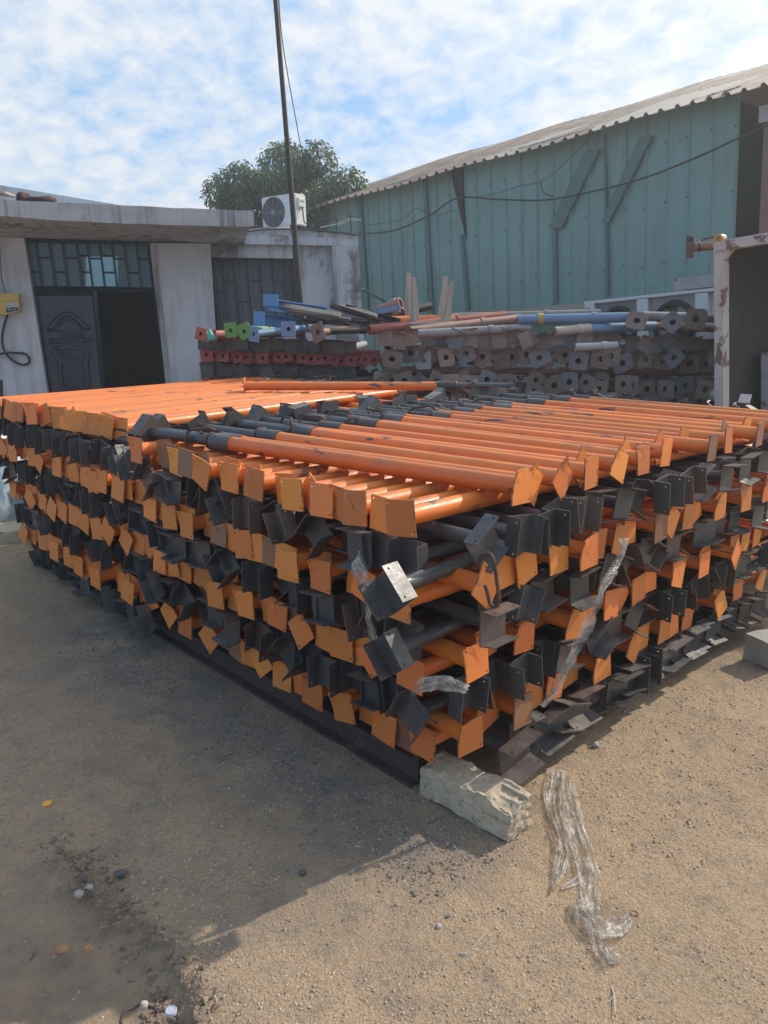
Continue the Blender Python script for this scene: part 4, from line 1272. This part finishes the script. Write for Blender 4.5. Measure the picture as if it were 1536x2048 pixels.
for row, (y0, y1, x0, x1, n) in enumerate(((688, 696, 398, 712, 13), (741, 748, 402, 712, 13))):
    for k in range(n):
        x = x0 + (x1 - x0) * (k + .5) / n; y = y0 + (y1 - y0) * k / n + rb.uniform(-2, 2)
        head_prop('bracket_prop', at(x, y, 7.85 + rb.uniform(-.06, .06)), YF, math.pi / 2 + rb.gauss(0, .1) if rb.random() < .75 else rb.uniform(0, 1), 1.7,
                  'black bracket prop in the {} dark row of the red stack, {} from left'.format(('upper', 'lower')[row], ORD[k]), GB)
rr = 0
for row, (y0, y1, x0, x1, n) in enumerate(((713, 722, 775, 1440, 26), (762, 775, 748, 1440, 26), (800, 812, 860, 1440, 18))):
    for k in range(n):
        x = x0 + (x1 - x0) * (k + .5) / n + rb.uniform(-12, 12); y = y0 + (y1 - y0) * k / n + rb.uniform(-8, 8)
        simple_prop('rusty_prop', rb.choice(RUPLATES), rb.choice((MT['rust'], MT['rustbrown'], MT['greypipe'])), at(x, y, 7.35 + rb.uniform(-.09, .09)), YF + V((rb.gauss(0, .16), 0, rb.gauss(0, .06))), rb.choice((rb.gauss(0, .12), rb.uniform(-.8, .8))), 1.8, .036,
                    'rusty prop in the {} holed-plate row of the rear stack, {} from left'.format(ORD[row], ORD[k]), 'scaffold prop', GRU)
for k in range(17):
    x = 755 + (1240 - 755) * (k + .5) / 17; y = 676 + 4 * math.sin(k * 1.9) + k * .2
    head_prop('bracket_prop', at(x, y, 7.3 + rb.uniform(-.08, .08)), YF, math.pi / 2 + rb.gauss(0, .2) if rb.random() < .6 else rb.uniform(0, 1.4), 1.7,
              'rusty bracket prop in the rusty stack top row, {} from left'.format(ORD[k]), 'rusty bracket props on the rear stack', RUHEADS)
for k in range(7):
    x = 1265 + 25 * k; y = 690 + rb.uniform(-4, 4)
    head_prop('bracket_prop', at(x, y, 7.35 + rb.uniform(-.06, .06)), YF, math.pi / 2 + rb.gauss(0, .3), 1.7,
              'rusty bracket prop in the row beside the pale frame, {} from left'.format(ORD[k]), 'rusty bracket props on the rear stack', RUHEADS)


def crossbar(name, x0, y0, x1, y1, Y0, Y1, r, mat, label, cat='pipe', plate=None, group=None, band=None, extra=0):
    p0, p1 = at(x0, y0, Y0), at(x1, y1, Y1); d = p1 - p0; L = d.length
    o = empty(name, (0, 0, 0), label, cat, group); o.matrix_world = axes_matrix(p0, d, V((0, 0, 1)), rb.uniform(-.5, .5))
    bm = bmesh.new(); add_hollow(bm, (0, 0, 0), (L, 0, 0), r, r * .8, 14); add_hollow(bm, (L * .62, 0, 0), (L * .62 + .05, 0, 0), r * 1.18, r, 14)
    t = mk('tube', bm, mat, o); autosmooth(t.data)
    if plate is not None: link('base_plate', plate, o)
    if band is not None:
        bm = bmesh.new(); add_hollow(bm, (band * L, 0, 0), (band * L + .05, 0, 0), r * 1.25, r * .99, 14); b = mk('band', bm, MT['hazard'], o); autosmooth(b.data)
    return o


PB = make_plates('base_plate', MT['blue'], .07, .02, 1, 51, True)[0]; PG = make_plates('base_plate', MT['green'], .07, .02, 1, 52, True, .012)[0]
# between the plate rows: pipes lying crosswise
for k, (x0, y0, x1, y1, mt) in enumerate(((770, 741, 1440, 744, 'rustbrown'), (760, 788, 1440, 795, 'greypipe'), (790, 699, 1440, 700, 'greypipe'), (1030, 692, 1330, 694, 'blue'), (405, 700, 760, 707, 'red'), (402, 729, 720, 734, 'darkmetal'), (404, 753, 700, 758, 'red'))):
    crossbar('cross_pipe', x0, y0, x1, y1, 7.55 if k < 4 else 8.05, 7.55 if k < 4 else 8.05, .038, MT[mt],
             ('brown pipe lying crosswise under the first rusty plate row', 'grey pipe lying crosswise under the second rusty plate row', 'grey pipe lying crosswise above the first rusty plate row', 'blue-grey pipe lying crosswise at the middle of the rusty stack',
              'red pipe lying crosswise above the upper red row', 'dark pipe lying crosswise between the red rows', 'red pipe lying crosswise above the lower red row')[k], group='pipes lying across the rear stack')
crossbar('painted_prop', 462, 660, 552, 655, 7.6, 8.3, .03, MT['green'], 'left green prop with square plate on top of the red stack', 'scaffold prop', PG)
crossbar('painted_prop', 489, 662, 560, 657, 7.55, 8.3, .03, MT['green'], 'right green prop with square plate on top of the red stack', 'scaffold prop', PG)
crossbar('painted_prop', 508, 668, 640, 654, 7.5, 8.1, .035, MT['blue'], 'blue prop with square plate lying on the red stack', 'scaffold prop', PB)
crossbar('painted_prop', 577, 658, 634, 655, 7.45, 8.2, .032, MT['blue'], 'second blue prop plate in the middle of the red stack top', 'scaffold prop', PB)
crossbar('painted_prop', 636, 665, 790, 650, 7.4, 8.3, .035, MT['rustbrown'], 'brown prop with rusty plate on the red stack top', 'scaffold prop', RUPLATES[0])
crossbar('painted_prop', 402, 668, 470, 666, 7.6, 8.2, .03, MT['red'], 'red prop at the left end of the red stack top', 'scaffold prop', RPLATES[0])
crossbar('painted_prop', 430, 672, 600, 668, 7.7, 8.2, .03, MT['red'], 'second red prop lying behind the teal cone on the stack', 'scaffold prop', RPLATES[1])
crossbar('top_pipe', 655, 662, 760, 660, 7.5, 7.8, .03, MT['darkmetal'], 'dark pipe across the middle of the stack top')
crossbar('top_pipe', 745, 641, 920, 637, 7.9, 8.2, .038, MT['orange'], 'orange pipe on the rear stack below the table legs')
crossbar('top_pipe', 738, 660, 1010, 631, 7.5, 8.2, .045, MT['red'], 'long dark red pipe slanting over the rear stack', extra=1)
crossbar('top_pipe', 820, 662, 1040, 637, 7.4, 8.0, .042, MT['rustbrown'], 'long brown pipe slanting over the rear stack', extra=1)
crossbar('top_pipe', 835, 668, 1060, 656, 7.2, 7.4, .04, MT['greypipe'], 'long pale pipe below the brown one on the rear stack')
crossbar('top_pipe', 700, 650, 860, 612, 8.0, 8.6, .045, MT['darkmetal'], 'dark pipe pointing up to the right behind the bar bundle')
crossbar('top_pipe', 760, 622, 802, 606, 8.3, 8.2, .06, MT['rustbrown'], 'short thick rusty tube lying left of the table legs')
crossbar('top_pipe', 905, 634, 1200, 626, 8.3, 8.3, .04, MT['greypipe'], 'dull grey pipe at the back of the rusty stack top')
crossbar('top_pipe', 930, 628, 1180, 622, 8.6, 8.6, .03, MT['darkmetal'], 'thin dark pipe furthest back on the rusty stack top')
crossbar('blue_prop', 1035, 640, 1275, 634, 7.4, 7.3, .045, MT['blue'], 'long blue prop with a yellow band on the rusty stack', 'scaffold prop', band=.17)
crossbar('top_pipe', 1285, 632, 1440, 636, 7.3, 7.3, .042, MT['greypipe'], 'pale grey pipe running behind the pale frame')
crossbar('top_pipe', 1110, 663, 1182, 657, 7.25, 7.3, .042, MT['cream'], 'short cream pipe below the blue prop', plate=None)
crossbar('top_pipe', 1182, 657, 1310, 652, 7.3, 7.5, .042, MT['blue'], 'dull dark blue pipe below the long blue prop')
crossbar('top_pipe', 1300, 652, 1440, 657, 7.5, 7.4, .036, MT['rustbrown'], 'brown pipe below the pale grey one at the right')
crossbar('top_pipe', 1150, 695, 1235, 691, 7.1, 7.1, .036, MT['greypipe'], 'grey pipe end lying over the rusty plates', band=None)
for k, (x, y, Y, ro) in enumerate(((1273, 641, 7.15, .3), (1345, 644, 7.2, .75), (1392, 638, 7.1, .1))):
    simple_prop('rusty_prop', RUPLATES[k], MT['greypipe'], at(x, y, Y), YF + V((.25, 0, 0)), ro, 1.2, .036,
                ('diamond-turned rusty plate prop at the end of the blue prop', 'rusty plate prop right of the diamond plate on the stack top', 'rusty plate prop nearest the pale frame on the stack top')[k], 'scaffold prop', 'single rusty props on the stack top')
# bundle of thin bars and blue steel angles
bars = ((548, 611, 680, 633), (560, 622, 700, 640), (660, 613, 760, 642), (680, 612, 752, 634), (690, 618, 800, 648), (650, 624, 770, 646), (610, 640, 690, 650), (705, 640, 800, 618), (600, 646, 740, 652), (640, 634, 745, 655))
nm_b = ('longest pale bar at the top left of the bar bundle', 'pale bar second from the top left of the bundle', 'dark flat bar crossing the bundle near its middle', 'flat bar with a pale edge beside the mast in the bundle', 'bar slanting down to the right across the bundle',
        'thin bar under the crossing bars of the bundle', 'short bar low at the left of the bundle', 'blue-grey bar pointing up to the right from the bundle', 'lowest dark bar of the bundle', 'last bar low at the right of the bundle')
for k, (x0, y0, x1, y1) in enumerate(bars):
    p0, p1 = at(x0, y0, 7.9), at(x1, y1, 7.7 + .02 * k); bm = bmesh.new(); L = (p1 - p0).length; Mb = axes_matrix(p0, p1 - p0, V((0, 0, 1)), rb.uniform(-.6, .6))
    add_box(bm, (L / 2, 0, 0), (L, .045, .008), Mb); add_box(bm, (L / 2, .0195, .024), (L, .006, .04), Mb)
    tag(mk('angle_bar', bm, MT[('cream', 'greypipe', 'darkmetal', 'cream', 'darkmetal', 'greypipe', 'darkmetal', 'blue', 'darkmetal', 'greypipe')[k]]), nm_b[k], 'steel bar', 'thin steel bars bundled on the rear stack')
for k, (x0, y0, x1, y1, yb, lab) in enumerate(((526, 588, 556, 612, 611, 'blue steel channel with upright end plate, upper of two on the red stack'), (507, 622, 530, 652, 640, 'blue steel channel with upright end plate, lower of two on the red stack'))):
    o = empty('blue_channel', at(x0, y1, 7.7), lab, 'steel channel', 'blue channels on the red stack')
    bm = bmesh.new(); add_prism(bm, [at(x0, y0, 7.7), at(x1, y0 + 1, 7.72), at(x1, y1, 7.72), at(x0, y1, 7.7)], V((0, .03, 0)));
    add_prism(bm, [at(x0, y0, 7.7) + V((0, .03, 0)), at(x0 + 3, y0, 7.7) + V((0, .03, 0)), at(x0 + 3, y1, 7.7) + V((0, .03, 0)), at(x0, y1, 7.7) + V((0, .03, 0))], V((0, .09, 0)))
    pset(mk('end_plate', bm, MT['vivid']), o)
    bm = bmesh.new(); p0, p1 = at(x0 + 12, yb, 7.75), at(x0 + 145, yb + 20, 8.3); L = (p1 - p0).length; Mb = axes_matrix(p0, p1 - p0, V((0, 0, 1)), 0)
    for c, s in (((L / 2, 0, .06), (L, .07, .01)), ((L / 2, 0, -.04), (L, .07, .01)), ((L / 2, .03, .01), (L, .008, .09))): add_box(bm, c, s, Mb)
    pset(mk('channel', bm, MT['vivid']), o)
# teal cone
bm = bmesh.new(); c = at(424, 681, 7.5); add_path(bm, [c, c + V((-.012, 0, .055)), c + V((-.02, 0, .10)), c + V((-.02, 0, .112))], [.055, .03, .010, .004], 16)
tag(mk('plastic_cone', bm, MT['teal'], smooth=True), 'small teal plastic cone at the left end of the rear stack', 'cone')
# upturned table
tb = empty('plastic_table', at(860, 660, 7.9), 'upturned beige plastic table with four legs in the air', 'table')
bm = bmesh.new(); q = [at(800, 645, 7.7), at(912, 645, 7.7)]
z0 = min(q[0].z, q[1].z); add_box(bm, ((q[0].x + q[1].x) / 2, 8.0, z0), (q[1].x - q[0].x + .06, .72, .03)); bmesh.ops.bevel(bm, geom=bm.edges[:], offset=.01, segments=2, affect='EDGES'); pset(mk('tabletop', bm, MT['cream']), tb)
for x0, y0, x1, y1, Y in ((817, 546, 819, 642, 8.15), (827, 555, 829, 642, 7.75), (891, 553, 884, 642, 8.15), (904, 563, 890, 642, 7.75)):
    bm = bmesh.new(); a_, b_ = at(x0, y0, Y), at(x1, y1, Y); b_.z = z0
    for (dx, dy, wx, wy) in ((0, 0, 1, .22), (0, 0, .22, 1)):
        w0, w1 = .022, .052
        top = [a_ + V((sx * w0 * wx, sy * w0 * wy, 0)) for sx, sy in ((-1, -1), (1, -1), (1, 1), (-1, 1))]
        bot = [b_ + V((sx * w1 * wx, sy * w1 * wy, 0)) for sx, sy in ((-1, -1), (1, -1), (1, 1), (-1, 1))]
        tv = [bm.verts.new(p) for p in top]; bv = [bm.verts.new(p) for p in bot]
        bm.faces.new(tv); bm.faces.new(bv[::-1])
        for i in range(4): bm.faces.new((tv[i], bv[i], bv[(i + 1) % 4], tv[(i + 1) % 4]))
    pset(mk('leg', bm, MT['cream']), tb)
# what carries the rear stacks: hidden lower props in one mass
items = []
for i in range(11):
    z = .16 + .13 * i
    for k in range(14):
        x = -1.75 + 4.8 * k / 13
        items.append((SPEC[('tube', MT['rust'].name, 1.8, .036)], axes_matrix(V((x + rb.uniform(-.05, .05), 8.1, gz(x, 8) + z)), YF, V((0, 0, 1)), 0)))
tag(stuff_mesh('old_prop_stack', items), kind='stuff')

# ------------------------------------------------------------------ pale steel container at the right
CP = at(1430, 600, 6.5); CN = SN; CX = (SX - V((0, 0, SX.z))).normalized(); CX = SX
def cu(x, y, off=0.0):
    return hit(x, y, CP + CN * off, CN)


con = empty('steel_container', V((CP.x, CP.y, gz(CP.x, CP.y))), 'open pale steel container with dark inside at the right edge', 'container')
def con_part(name, px, mat, off, th):
    bm = bmesh.new(); add_prism(bm, [cu(x, y, off) for x, y in px], -CN * th); return pset(mk(name, bm, mat), con)


con_part('corner_post', [(1427.5, 494), (1446, 494), (1447, 1010), (1430, 1010)], MT['frame'], 0, .10)
con_part('top_rail', [(1427, 485), (1610, 456), (1610, 474), (1427, 503)], MT['frame'], .012, .09)
con_part('gusset', [(1446, 499.5), (1466, 497), (1446, 522)], MT['frame'], -.004, .05)
con_part('roof_edge', [(1458, 478), (1610, 452), (1610, 460), (1458, 485)], MT['frame'], -.05, .06)
c0, c1 = cu(1430, 494), cu(1430, 1010)
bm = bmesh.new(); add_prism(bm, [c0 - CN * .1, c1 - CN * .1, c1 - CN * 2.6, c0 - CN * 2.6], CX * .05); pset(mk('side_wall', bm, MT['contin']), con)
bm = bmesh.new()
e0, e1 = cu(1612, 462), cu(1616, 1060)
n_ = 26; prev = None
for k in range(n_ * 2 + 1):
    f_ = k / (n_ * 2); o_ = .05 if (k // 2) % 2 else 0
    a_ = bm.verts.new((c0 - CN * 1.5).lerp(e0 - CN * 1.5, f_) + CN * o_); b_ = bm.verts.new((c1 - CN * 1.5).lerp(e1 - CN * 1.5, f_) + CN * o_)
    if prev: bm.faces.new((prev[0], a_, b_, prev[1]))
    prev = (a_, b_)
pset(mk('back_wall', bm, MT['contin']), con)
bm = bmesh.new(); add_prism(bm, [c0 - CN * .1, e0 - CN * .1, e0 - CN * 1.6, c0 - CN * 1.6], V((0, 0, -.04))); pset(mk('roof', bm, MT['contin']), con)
bm = bmesh.new(); add_hollow(bm, cu(1436, 478) - CN * .07, cu(1436, 478) + CN * .0, .040, .020, 12); b_ = cu(1436, 489); add_box(bm, tuple(cu(1436, 486, -.035)), (.06, .06, .05)); pset(mk('lifting_lug', bm, MT['hazard']), con)
# things stored inside
for k, (x0, y0, x1, y1, mt, lab, off) in enumerate(((1504, 626, 1526, 712, 'rustbrown', 'reddish brown panel standing inside the container', -.8), (1520, 706, 1545, 790, 'greypipe', 'grey box low inside the container at the right edge', -.55))):
    bm = bmesh.new(); add_prism(bm, [cu(x0, y0, off), cu(x1, y0 - 3, off), cu(x1, y1 + 120, off), cu(x0, y1 + 122, off)], -CN * (.06 if k == 0 else .3))
    bmesh.ops.bevel(bm, geom=bm.edges[:], offset=.012, segments=1, affect='EDGES')
    tag(mk(('panel', 'storage_box')[k], bm, MT[mt]), lab, ('panel', 'box')[k])
bm = bmesh.new(); bmesh.ops.create_icosphere(bm, subdivisions=3, radius=1, matrix=Matrix.Translation(cu(1475, 790, -.75)) @ Matrix.Diagonal((.25, .2, .09, 1)))
for v in bm.verts: v.co += V((1, 1, .6)) * .04 * fbm(v.co * 5)
tag(mk('sack', bm, MT['greyblock'], smooth=True), 'grey sack lying low inside the container', 'sack')
# prop resting on the container roof, head out to the left
o = empty('rusty_prop', (0, 0, 0), 'rusty prop lying on the container roof with its fork head out', 'scaffold prop')
p0 = cu(1388, 494, -.06); d = CX
o.matrix_world = axes_matrix(p0, V((1, -.35, .02)), V((0, 0, 1)), .5)
h = link('fork_head', RUHEADS[0], o); h.matrix_local = Matrix.Rotation(math.pi, 4, 'Z')
bm = bmesh.new(); add_hollow(bm, (0, 0, 0), (1.6, 0, 0), .036, .028, 14); t = mk('tube', bm, MT['rustbrown'], o); autosmooth(t.data)
h = link('handle', HANDLES[0], o); h.matrix_local = Matrix.Translation((.05, 0, 0))
# white scrap on the pile top
bm = bmesh.new(); c = T(.62, 3.05, 1.24)
add_box(bm, (0, 0, .02), (.07, .01, .06), axes_matrix(hit(1488, 803, T(0, 0, 1.24), U), A, U, .5)); tag(mk('white_scrap', bm, MT['white']), 'small white scrap standing on the orange pipes at the right', 'scrap')

# ------------------------------------------------------------------ plastic film, tarp, litter
PF = bpy.data.materials.new('clear_film'); PF.use_nodes = True; nt = PF.node_tree; nt.nodes.clear()
o_ = nd(nt, 'ShaderNodeOutputMaterial'); ms = nd(nt, 'ShaderNodeMixShader'); tr = nd(nt, 'ShaderNodeBsdfTransparent'); pb = nd(nt, 'ShaderNodeBsdfPrincipled')
tr.inputs[0].default_value = (.90, .88, .85, 1); pb.inputs['Base Color'].default_value = (.80, .75, .68, 1); pb.inputs['Roughness'].default_value = .24; pb.inputs['Specular IOR Level'].default_value = 1.0
tcn = nd(nt, 'ShaderNodeTexCoord'); nz = tex(nt, tcn.outputs['Object'], 15, 4, .55)
nt.links.new(ramp(nt, nz, ((.36, .12), (.68, .55))), ms.inputs[0]); nt.links.new(tr.outputs[0], ms.inputs[1]); nt.links.new(pb.outputs[0], ms.inputs[2]); nt.links.new(ms.outputs[0], o_.inputs[0])
bp = nd(nt, 'ShaderNodeBump'); bp.inputs['Distance'].default_value = .02; nt.links.new(tex(nt, tcn.outputs['Object'], 24, 4, .6, 1.5), bp.inputs['Height']); nt.links.new(bp.outputs[0], pb.inputs['Normal'])


def film(bm, path, widths, nrm, seed, lift=.012, nw=16, sub=10, wrap=.5):
    """crumpled strip along a path; folds across its width"""
    P = smooth_px(path, sub); n = len(P); prev = None
    for i, p in enumerate(P):
        f = i / (n - 1) * (len(widths) - 1); a_ = int(min(f, len(widths) - 2)); w = widths[a_] + (widths[a_ + 1] - widths[a_]) * (f - a_)
        d = (P[min(i + 1, n - 1)] - P[max(i - 1, 0)]).normalized(); s = d.cross(nrm).normalized()
        row = []
        for k in range(nw + 1):
            t = k / nw * 2 - 1
            q = V((t * 1.6, i * .12, seed))
            z = lift * (1.1 + fbm(V((t * 3.0, i * .05, seed))) * 1.4 + .8 * abs(fbm(V((t * 6, i * .11, seed + 5)))))
            e = w * (t + .18 * fbm(q * 2.2)) * .5 * (1 + .12 * fbm(V((i * .25, t * 2, seed + 3))))
            row.append(bm.verts.new(p + s * e + nrm * max(z, .003)))
        if prev:
            for k in range(nw): bm.faces.new((prev[k], prev[k + 1], row[k + 1], row[k]))
        prev = row


bm = bmesh.new()
G = lambda x, y: onground(x, y)
film(bm, [G(1112, 1545), G(1105, 1600), G(1112, 1650), G(1125, 1700), G(1118, 1750), G(1104, 1788)], [.085, .07, .05, .035, .05, .035, .004], U, 1.0)
film(bm, [G(1125, 1550), G(1135, 1610), G(1150, 1670), G(1172, 1740), G(1180, 1800), G(1182, 1830)], [.06, .08, .075, .075, .06, .055], U, 2.0)
film(bm, [G(1165, 1812), G(1172, 1842), G(1205, 1868), G(1240, 1862), G(1262, 1852)], [.07, .085, .085, .05, .01], U, 3.0, .018)
film(bm, [G(1185, 1850), G(1195, 1890), G(1208, 1915), G(1225, 1935)], [.05, .045, .06, .085], U, 4.0, .012)
film(bm, [G(1168, 1758), G(1145, 1772), G(1122, 1782)], [.04, .02, .008], U, 6.0, .006)
tag(mk('plastic_film', bm, PF, smooth=True), 'crumpled clear plastic strip lying on the sand by the block', 'plastic film')
bm = bmesh.new()
LP = lambda x, y, b: hit(x, y, T(0, b, 0), B)
film(bm, [LP(722, 1112, -.22), LP(738, 1150, -.24), LP(752, 1185, -.24), LP(746, 1225, -.23), LP(757, 1268, -.22), LP(778, 1292, -.22), LP(806, 1312, -.20)], [.07, .055, .03, .032, .024, .022, .034], -B, 11.0, .02, 12)
tag(mk('plastic_film', bm, PF, smooth=True), 'twisted clear plastic strip hanging down the left face near the corner', 'plastic film')
bm = bmesh.new()
RP = lambda x, y, a: hit(x, y, T(a, 0, 0), A)
film(bm, [RP(1236, 1075, -.22), RP(1226, 1120, -.22), RP(1192, 1180, -.23), RP(1168, 1240, -.22), RP(1130, 1310, -.21), RP(1100, 1372, -.20), RP(1072, 1408, -.18)], [.085, .07, .03, .028, .036, .05, .02], -A, 12.0, .02, 12)
tag(mk('plastic_film', bm, PF, smooth=True), 'long clear plastic strip hanging slantwise on the right face', 'plastic film')
bm = bmesh.new()
film(bm, [LP(835, 1385, -.22), LP(865, 1362, -.20), LP(900, 1362, -.16), LP(945, 1376, -.12)], [.01, .05, .06, .03], -B, 13.0, .02, 12)
tag(mk('plastic_film', bm, PF, smooth=True), 'small tuft of clear plastic wedged low at the near corner', 'plastic film')

# blue mesh tarp heap at the far left, on a low kerb
TM = bpy.data.materials.new('blue_mesh_sheet'); TM.use_nodes = True; nt = TM.node_tree; b = nt.nodes['Principled BSDF']
tcn = nd(nt, 'ShaderNodeTexCoord'); br = nd(nt, 'ShaderNodeTexBrick'); br.offset = 0; br.inputs['Scale'].default_value = 9; br.inputs['Mortar Size'].default_value = .03; br.inputs['Brick Width'].default_value = .5; br.inputs['Row Height'].default_value = .5
nt.links.new(mapv(nt, tcn.outputs['Object'], (1, 1, 1), (0, 0, 0), (.9, .4, .5)), br.inputs['Vector'])
br.inputs['Color1'].default_value = (.20, .30, .38, 1); br.inputs['Color2'].default_value = (.27, .36, .42, 1); br.inputs['Mortar'].default_value = (.12, .22, .33, 1)
c_ = mix(nt, ramp(nt, tex(nt, tcn.outputs['Object'], 3, 5), ((.45, 0), (.62, 1))), br.outputs[0], (.55, .60, .58))
nt.links.new(c_, b.inputs['Base Color']); b.inputs['Roughness'].default_value = .5
tp_ = onground(-40, 1060); tp0 = V((tp_.x - .02, tp_.y + .35, tp_.z))
tr_ = empty('tarp_heap', tp0, 'heap under a blue mesh sheet at the left edge', 'tarp')
bm = bmesh.new(); bmesh.ops.create_icosphere(bm, subdivisions=5, radius=1)
for v in bm.verts:
    p = v.co.copy(); z = max(p.z, -.12)
    k = 1 - .55 * max(0, z)
    v.co = tp0 + V((p.x * .52 * k, p.y * .55 * k, .16 + z * .78)) + V((1, .6, .4)) * .05 * fbm(p * 2.6) + V((0, 0, 1)) * .02 * fbm(p * 8)
pset(mk('mesh_sheet', bm, TM, smooth=True), tr_)
bm = bmesh.new()
e0, e1 = onground(-60, 1062), onground(52, 1052)
pts = [e0.lerp(e1, k / 14) + V((0, -.03, .15 + .02 * fbm(V((k * .6, 0, 0))))) for k in range(15)]
add_path(bm, pts, [.10 + .02 * fbm(V((k * .8, 3, 0))) - (.07 if k > 13 else 0) - (.03 if k == 13 else 0) for k in range(15)], 14)
for v in bm.verts: v.co += V((.5, 1, .7)) * .02 * fbm(v.co * 9)
pset(mk('rolled_hem', bm, MT['tarpblue'], smooth=True), tr_)
kb = (onground(-200, 1100) + onground(78, 1078)) / 2; kd = onground(78, 1078) - onground(-200, 1100)
o = rough_block('kerb_stone', axes_matrix(kb + V((0, .22, -.02)), kd, U, 0), (kd.length, .5, .12), MT['stone'], 15.0, 'rough concrete kerb under the blue mesh heap', .03)
o['category'] = 'kerb'
# weeds at its foot
bm = bmesh.new(); wd0 = onground(76, 1088); rw = random.Random(3)
for k in range(26):
    an = rw.uniform(0, 6.3); L = rw.uniform(.04, .10); p = wd0 + V((rw.uniform(-.06, .06), rw.uniform(-.04, .04), 0)); d = V((math.cos(an) * .6, math.sin(an) * .6, rw.uniform(.4, 1))).normalized(); s = d.cross(V((0, 0, 1))).normalized() * L * .22
    vs = [bm.verts.new(q) for q in (p, p + d * L * .5 + s, p + d * L - V((0, 0, .01)), p + d * L * .5 - s)]; bm.faces.new(vs)
MT['weed'] = material('weed_leaf', (.10, .17, .06), (.14, .2, .08), .6)
tag(mk('weed_tuft', bm, MT['weed']), 'small green weed growing at the foot of the kerb', 'weed')


def disc(name, px, py, r, mat, label, cat, rim=True):
    c = onground(px, py); bm = bmesh.new()
    add_path(bm, [c + V((0, 0, .004)), c + V((0, 0, .012)), c + V((0, 0, .014))], [r, r * .96, r * .82], 22)
    add_path(bm, [c + V((math.cos(t * math.pi / 11) * r * .93, math.sin(t * math.pi / 11) * r * .93, .013)) for t in range(22)], .0022, 5, closed=True)
    return tag(mk(name, bm, mat), label, cat)


disc('bottle_cap', 95, 1613, .017, MT['amber'], 'yellow bottle cap on the shaded ground at the left', 'bottle cap')
disc('bottle_cap', 343, 2029, .014, MT['palecap'], 'pale bluish bottle cap near the bottom edge', 'bottle cap')
bm = bmesh.new(); c = onground(1268, 1833); add_path(bm, [c + V((math.cos(t * math.pi / 6) * .011, math.sin(t * math.pi / 6) * .011, .007)) for t in range(12)], .005, 6, closed=True)
tag(mk('steel_nut', bm, MT['rustrod'], smooth=True), 'small rusty ring lying right of the plastic strip', 'ring')
bm = bmesh.new(); c = onground(278, 2040); add_path(bm, [c + V((math.cos(.3 + t * .17) * .045, math.sin(.3 + t * .17) * .038, .008 + .003 * math.sin(t))) for t in range(28)], .004, 6)
tag(mk('rope_ring', bm, MT['beam'], smooth=True), 'dark ring of old rope at the bottom edge', 'rope')
rs = random.Random(9)
MT['stonew'] = material('pale_stone', (.42, .385, .34), (.32, .29, .25), .9, 0, 20, bump=.003); MT['stoned'] = material('dark_stone', (.10, .105, .11), (.07, .07, .075), .9, 0, 20, bump=.003); MT['stoneo'] = material('ochre_stone', (.42, .25, .11), (.34, .18, .09), .9, 0, 20, bump=.003)
for k, (x, y, r, mt, lab) in enumerate(((180, 1778, .013, 'stonew', 'pale grey pebble just above the white one on the left soil'), (158, 1792, .015, 'stonew', 'largest white pebble of the left soil'), (242, 1752, .017, 'stoned', 'round dark grey pebble on the left soil'), (170, 1762, .011, 'stoned', 'dark pebble touching the pale grey one'),
                                        (126, 1903, .017, 'stoneo', 'ochre pebble on the brown soil at lower left'), (177, 1903, .014, 'stoneo', 'reddish pebble right of the ochre one'), (289, 2014, .013, 'stonew', 'white stone chip near the bottom edge'), (606, 1748, .013, 'stoned', 'grey pebble in the shade left of the block'),
                                        (1192, 1492, .016, 'stonew', 'pale pebble on the sand right of the pile foot'), (878, 1855, .010, 'stonew', 'small white-flecked pebble on the sunlit sand'), (896, 1838, .010, 'stoned', 'small dark pebble beside the white-flecked one'), (928, 1911, .009, 'stonew', 'tiny pale pebble low on the sunlit sand'))):
    c = onground(x, y); bm = bmesh.new(); bmesh.ops.create_icosphere(bm, subdivisions=2, radius=1, matrix=Matrix.Translation(c + V((0, 0, r * .45))) @ Matrix.Rotation(rs.random() * 6, 4, 'Z') @ Matrix.Diagonal((r * 1.15, r * .9, r * .7, 1)))
    for v in bm.verts: v.co += (v.co - c).normalized() * r * .35 * fbm((v.co - c) * 90 + V((k, 0, 0)), 2)
    tag(mk('pebble', bm, MT[mt]), lab, 'pebble', 'loose pebbles on the ground')
for k, (x0, y0, x1, y1, lab) in enumerate(((938, 1905, 976, 1865, 'dry straw twig on the sunlit sand'), (1222, 1975, 1230, 2030, 'pale straw at the bottom right'), (855, 1650, 890, 1636, 'dark twig in the shade below the block'), (60, 1925, 75, 1905, 'bent twig on the brown soil at lower left'))):
    a_, b_ = onground(x0, y0), onground(x1, y1); bm = bmesh.new()
    add_path(bm, [a_ + V((0, 0, .004)), a_.lerp(b_, .4) + V((.004, 0, .010)), b_ + V((0, 0, .008))], [.0022, .002, .0012], 5)
    add_path(bm, [a_.lerp(b_, .4) + V((.004, 0, .010)), a_.lerp(b_, .7) + V((-.012, .006, .008))], [.0014, .001], 5)
    tag(mk('twig', bm, MT['cream' if k < 2 else 'bark']), lab, 'twig', 'twigs on the ground')

# ------------------------------------------------------------------ haze volume added to lift far shadows, standing in for glare
bm = bmesh.new(); add_box(bm, (0, 0, 4.5), (260, 260, 14.0))
HZ = bpy.data.materials.new('added_haze'); HZ.use_nodes = True; nt = HZ.node_tree; nt.nodes.clear()
o_ = nd(nt, 'ShaderNodeOutputMaterial'); pv = nd(nt, 'ShaderNodeVolumePrincipled'); nt.links.new(pv.outputs[0], o_.inputs['Volume'])
pv.inputs['Color'].default_value = (.93, .95, 1, 1); pv.inputs['Density'].default_value = .0045; pv.inputs['Anisotropy'].default_value = .45
tag(mk('haze', bm, HZ), kind='stuff')
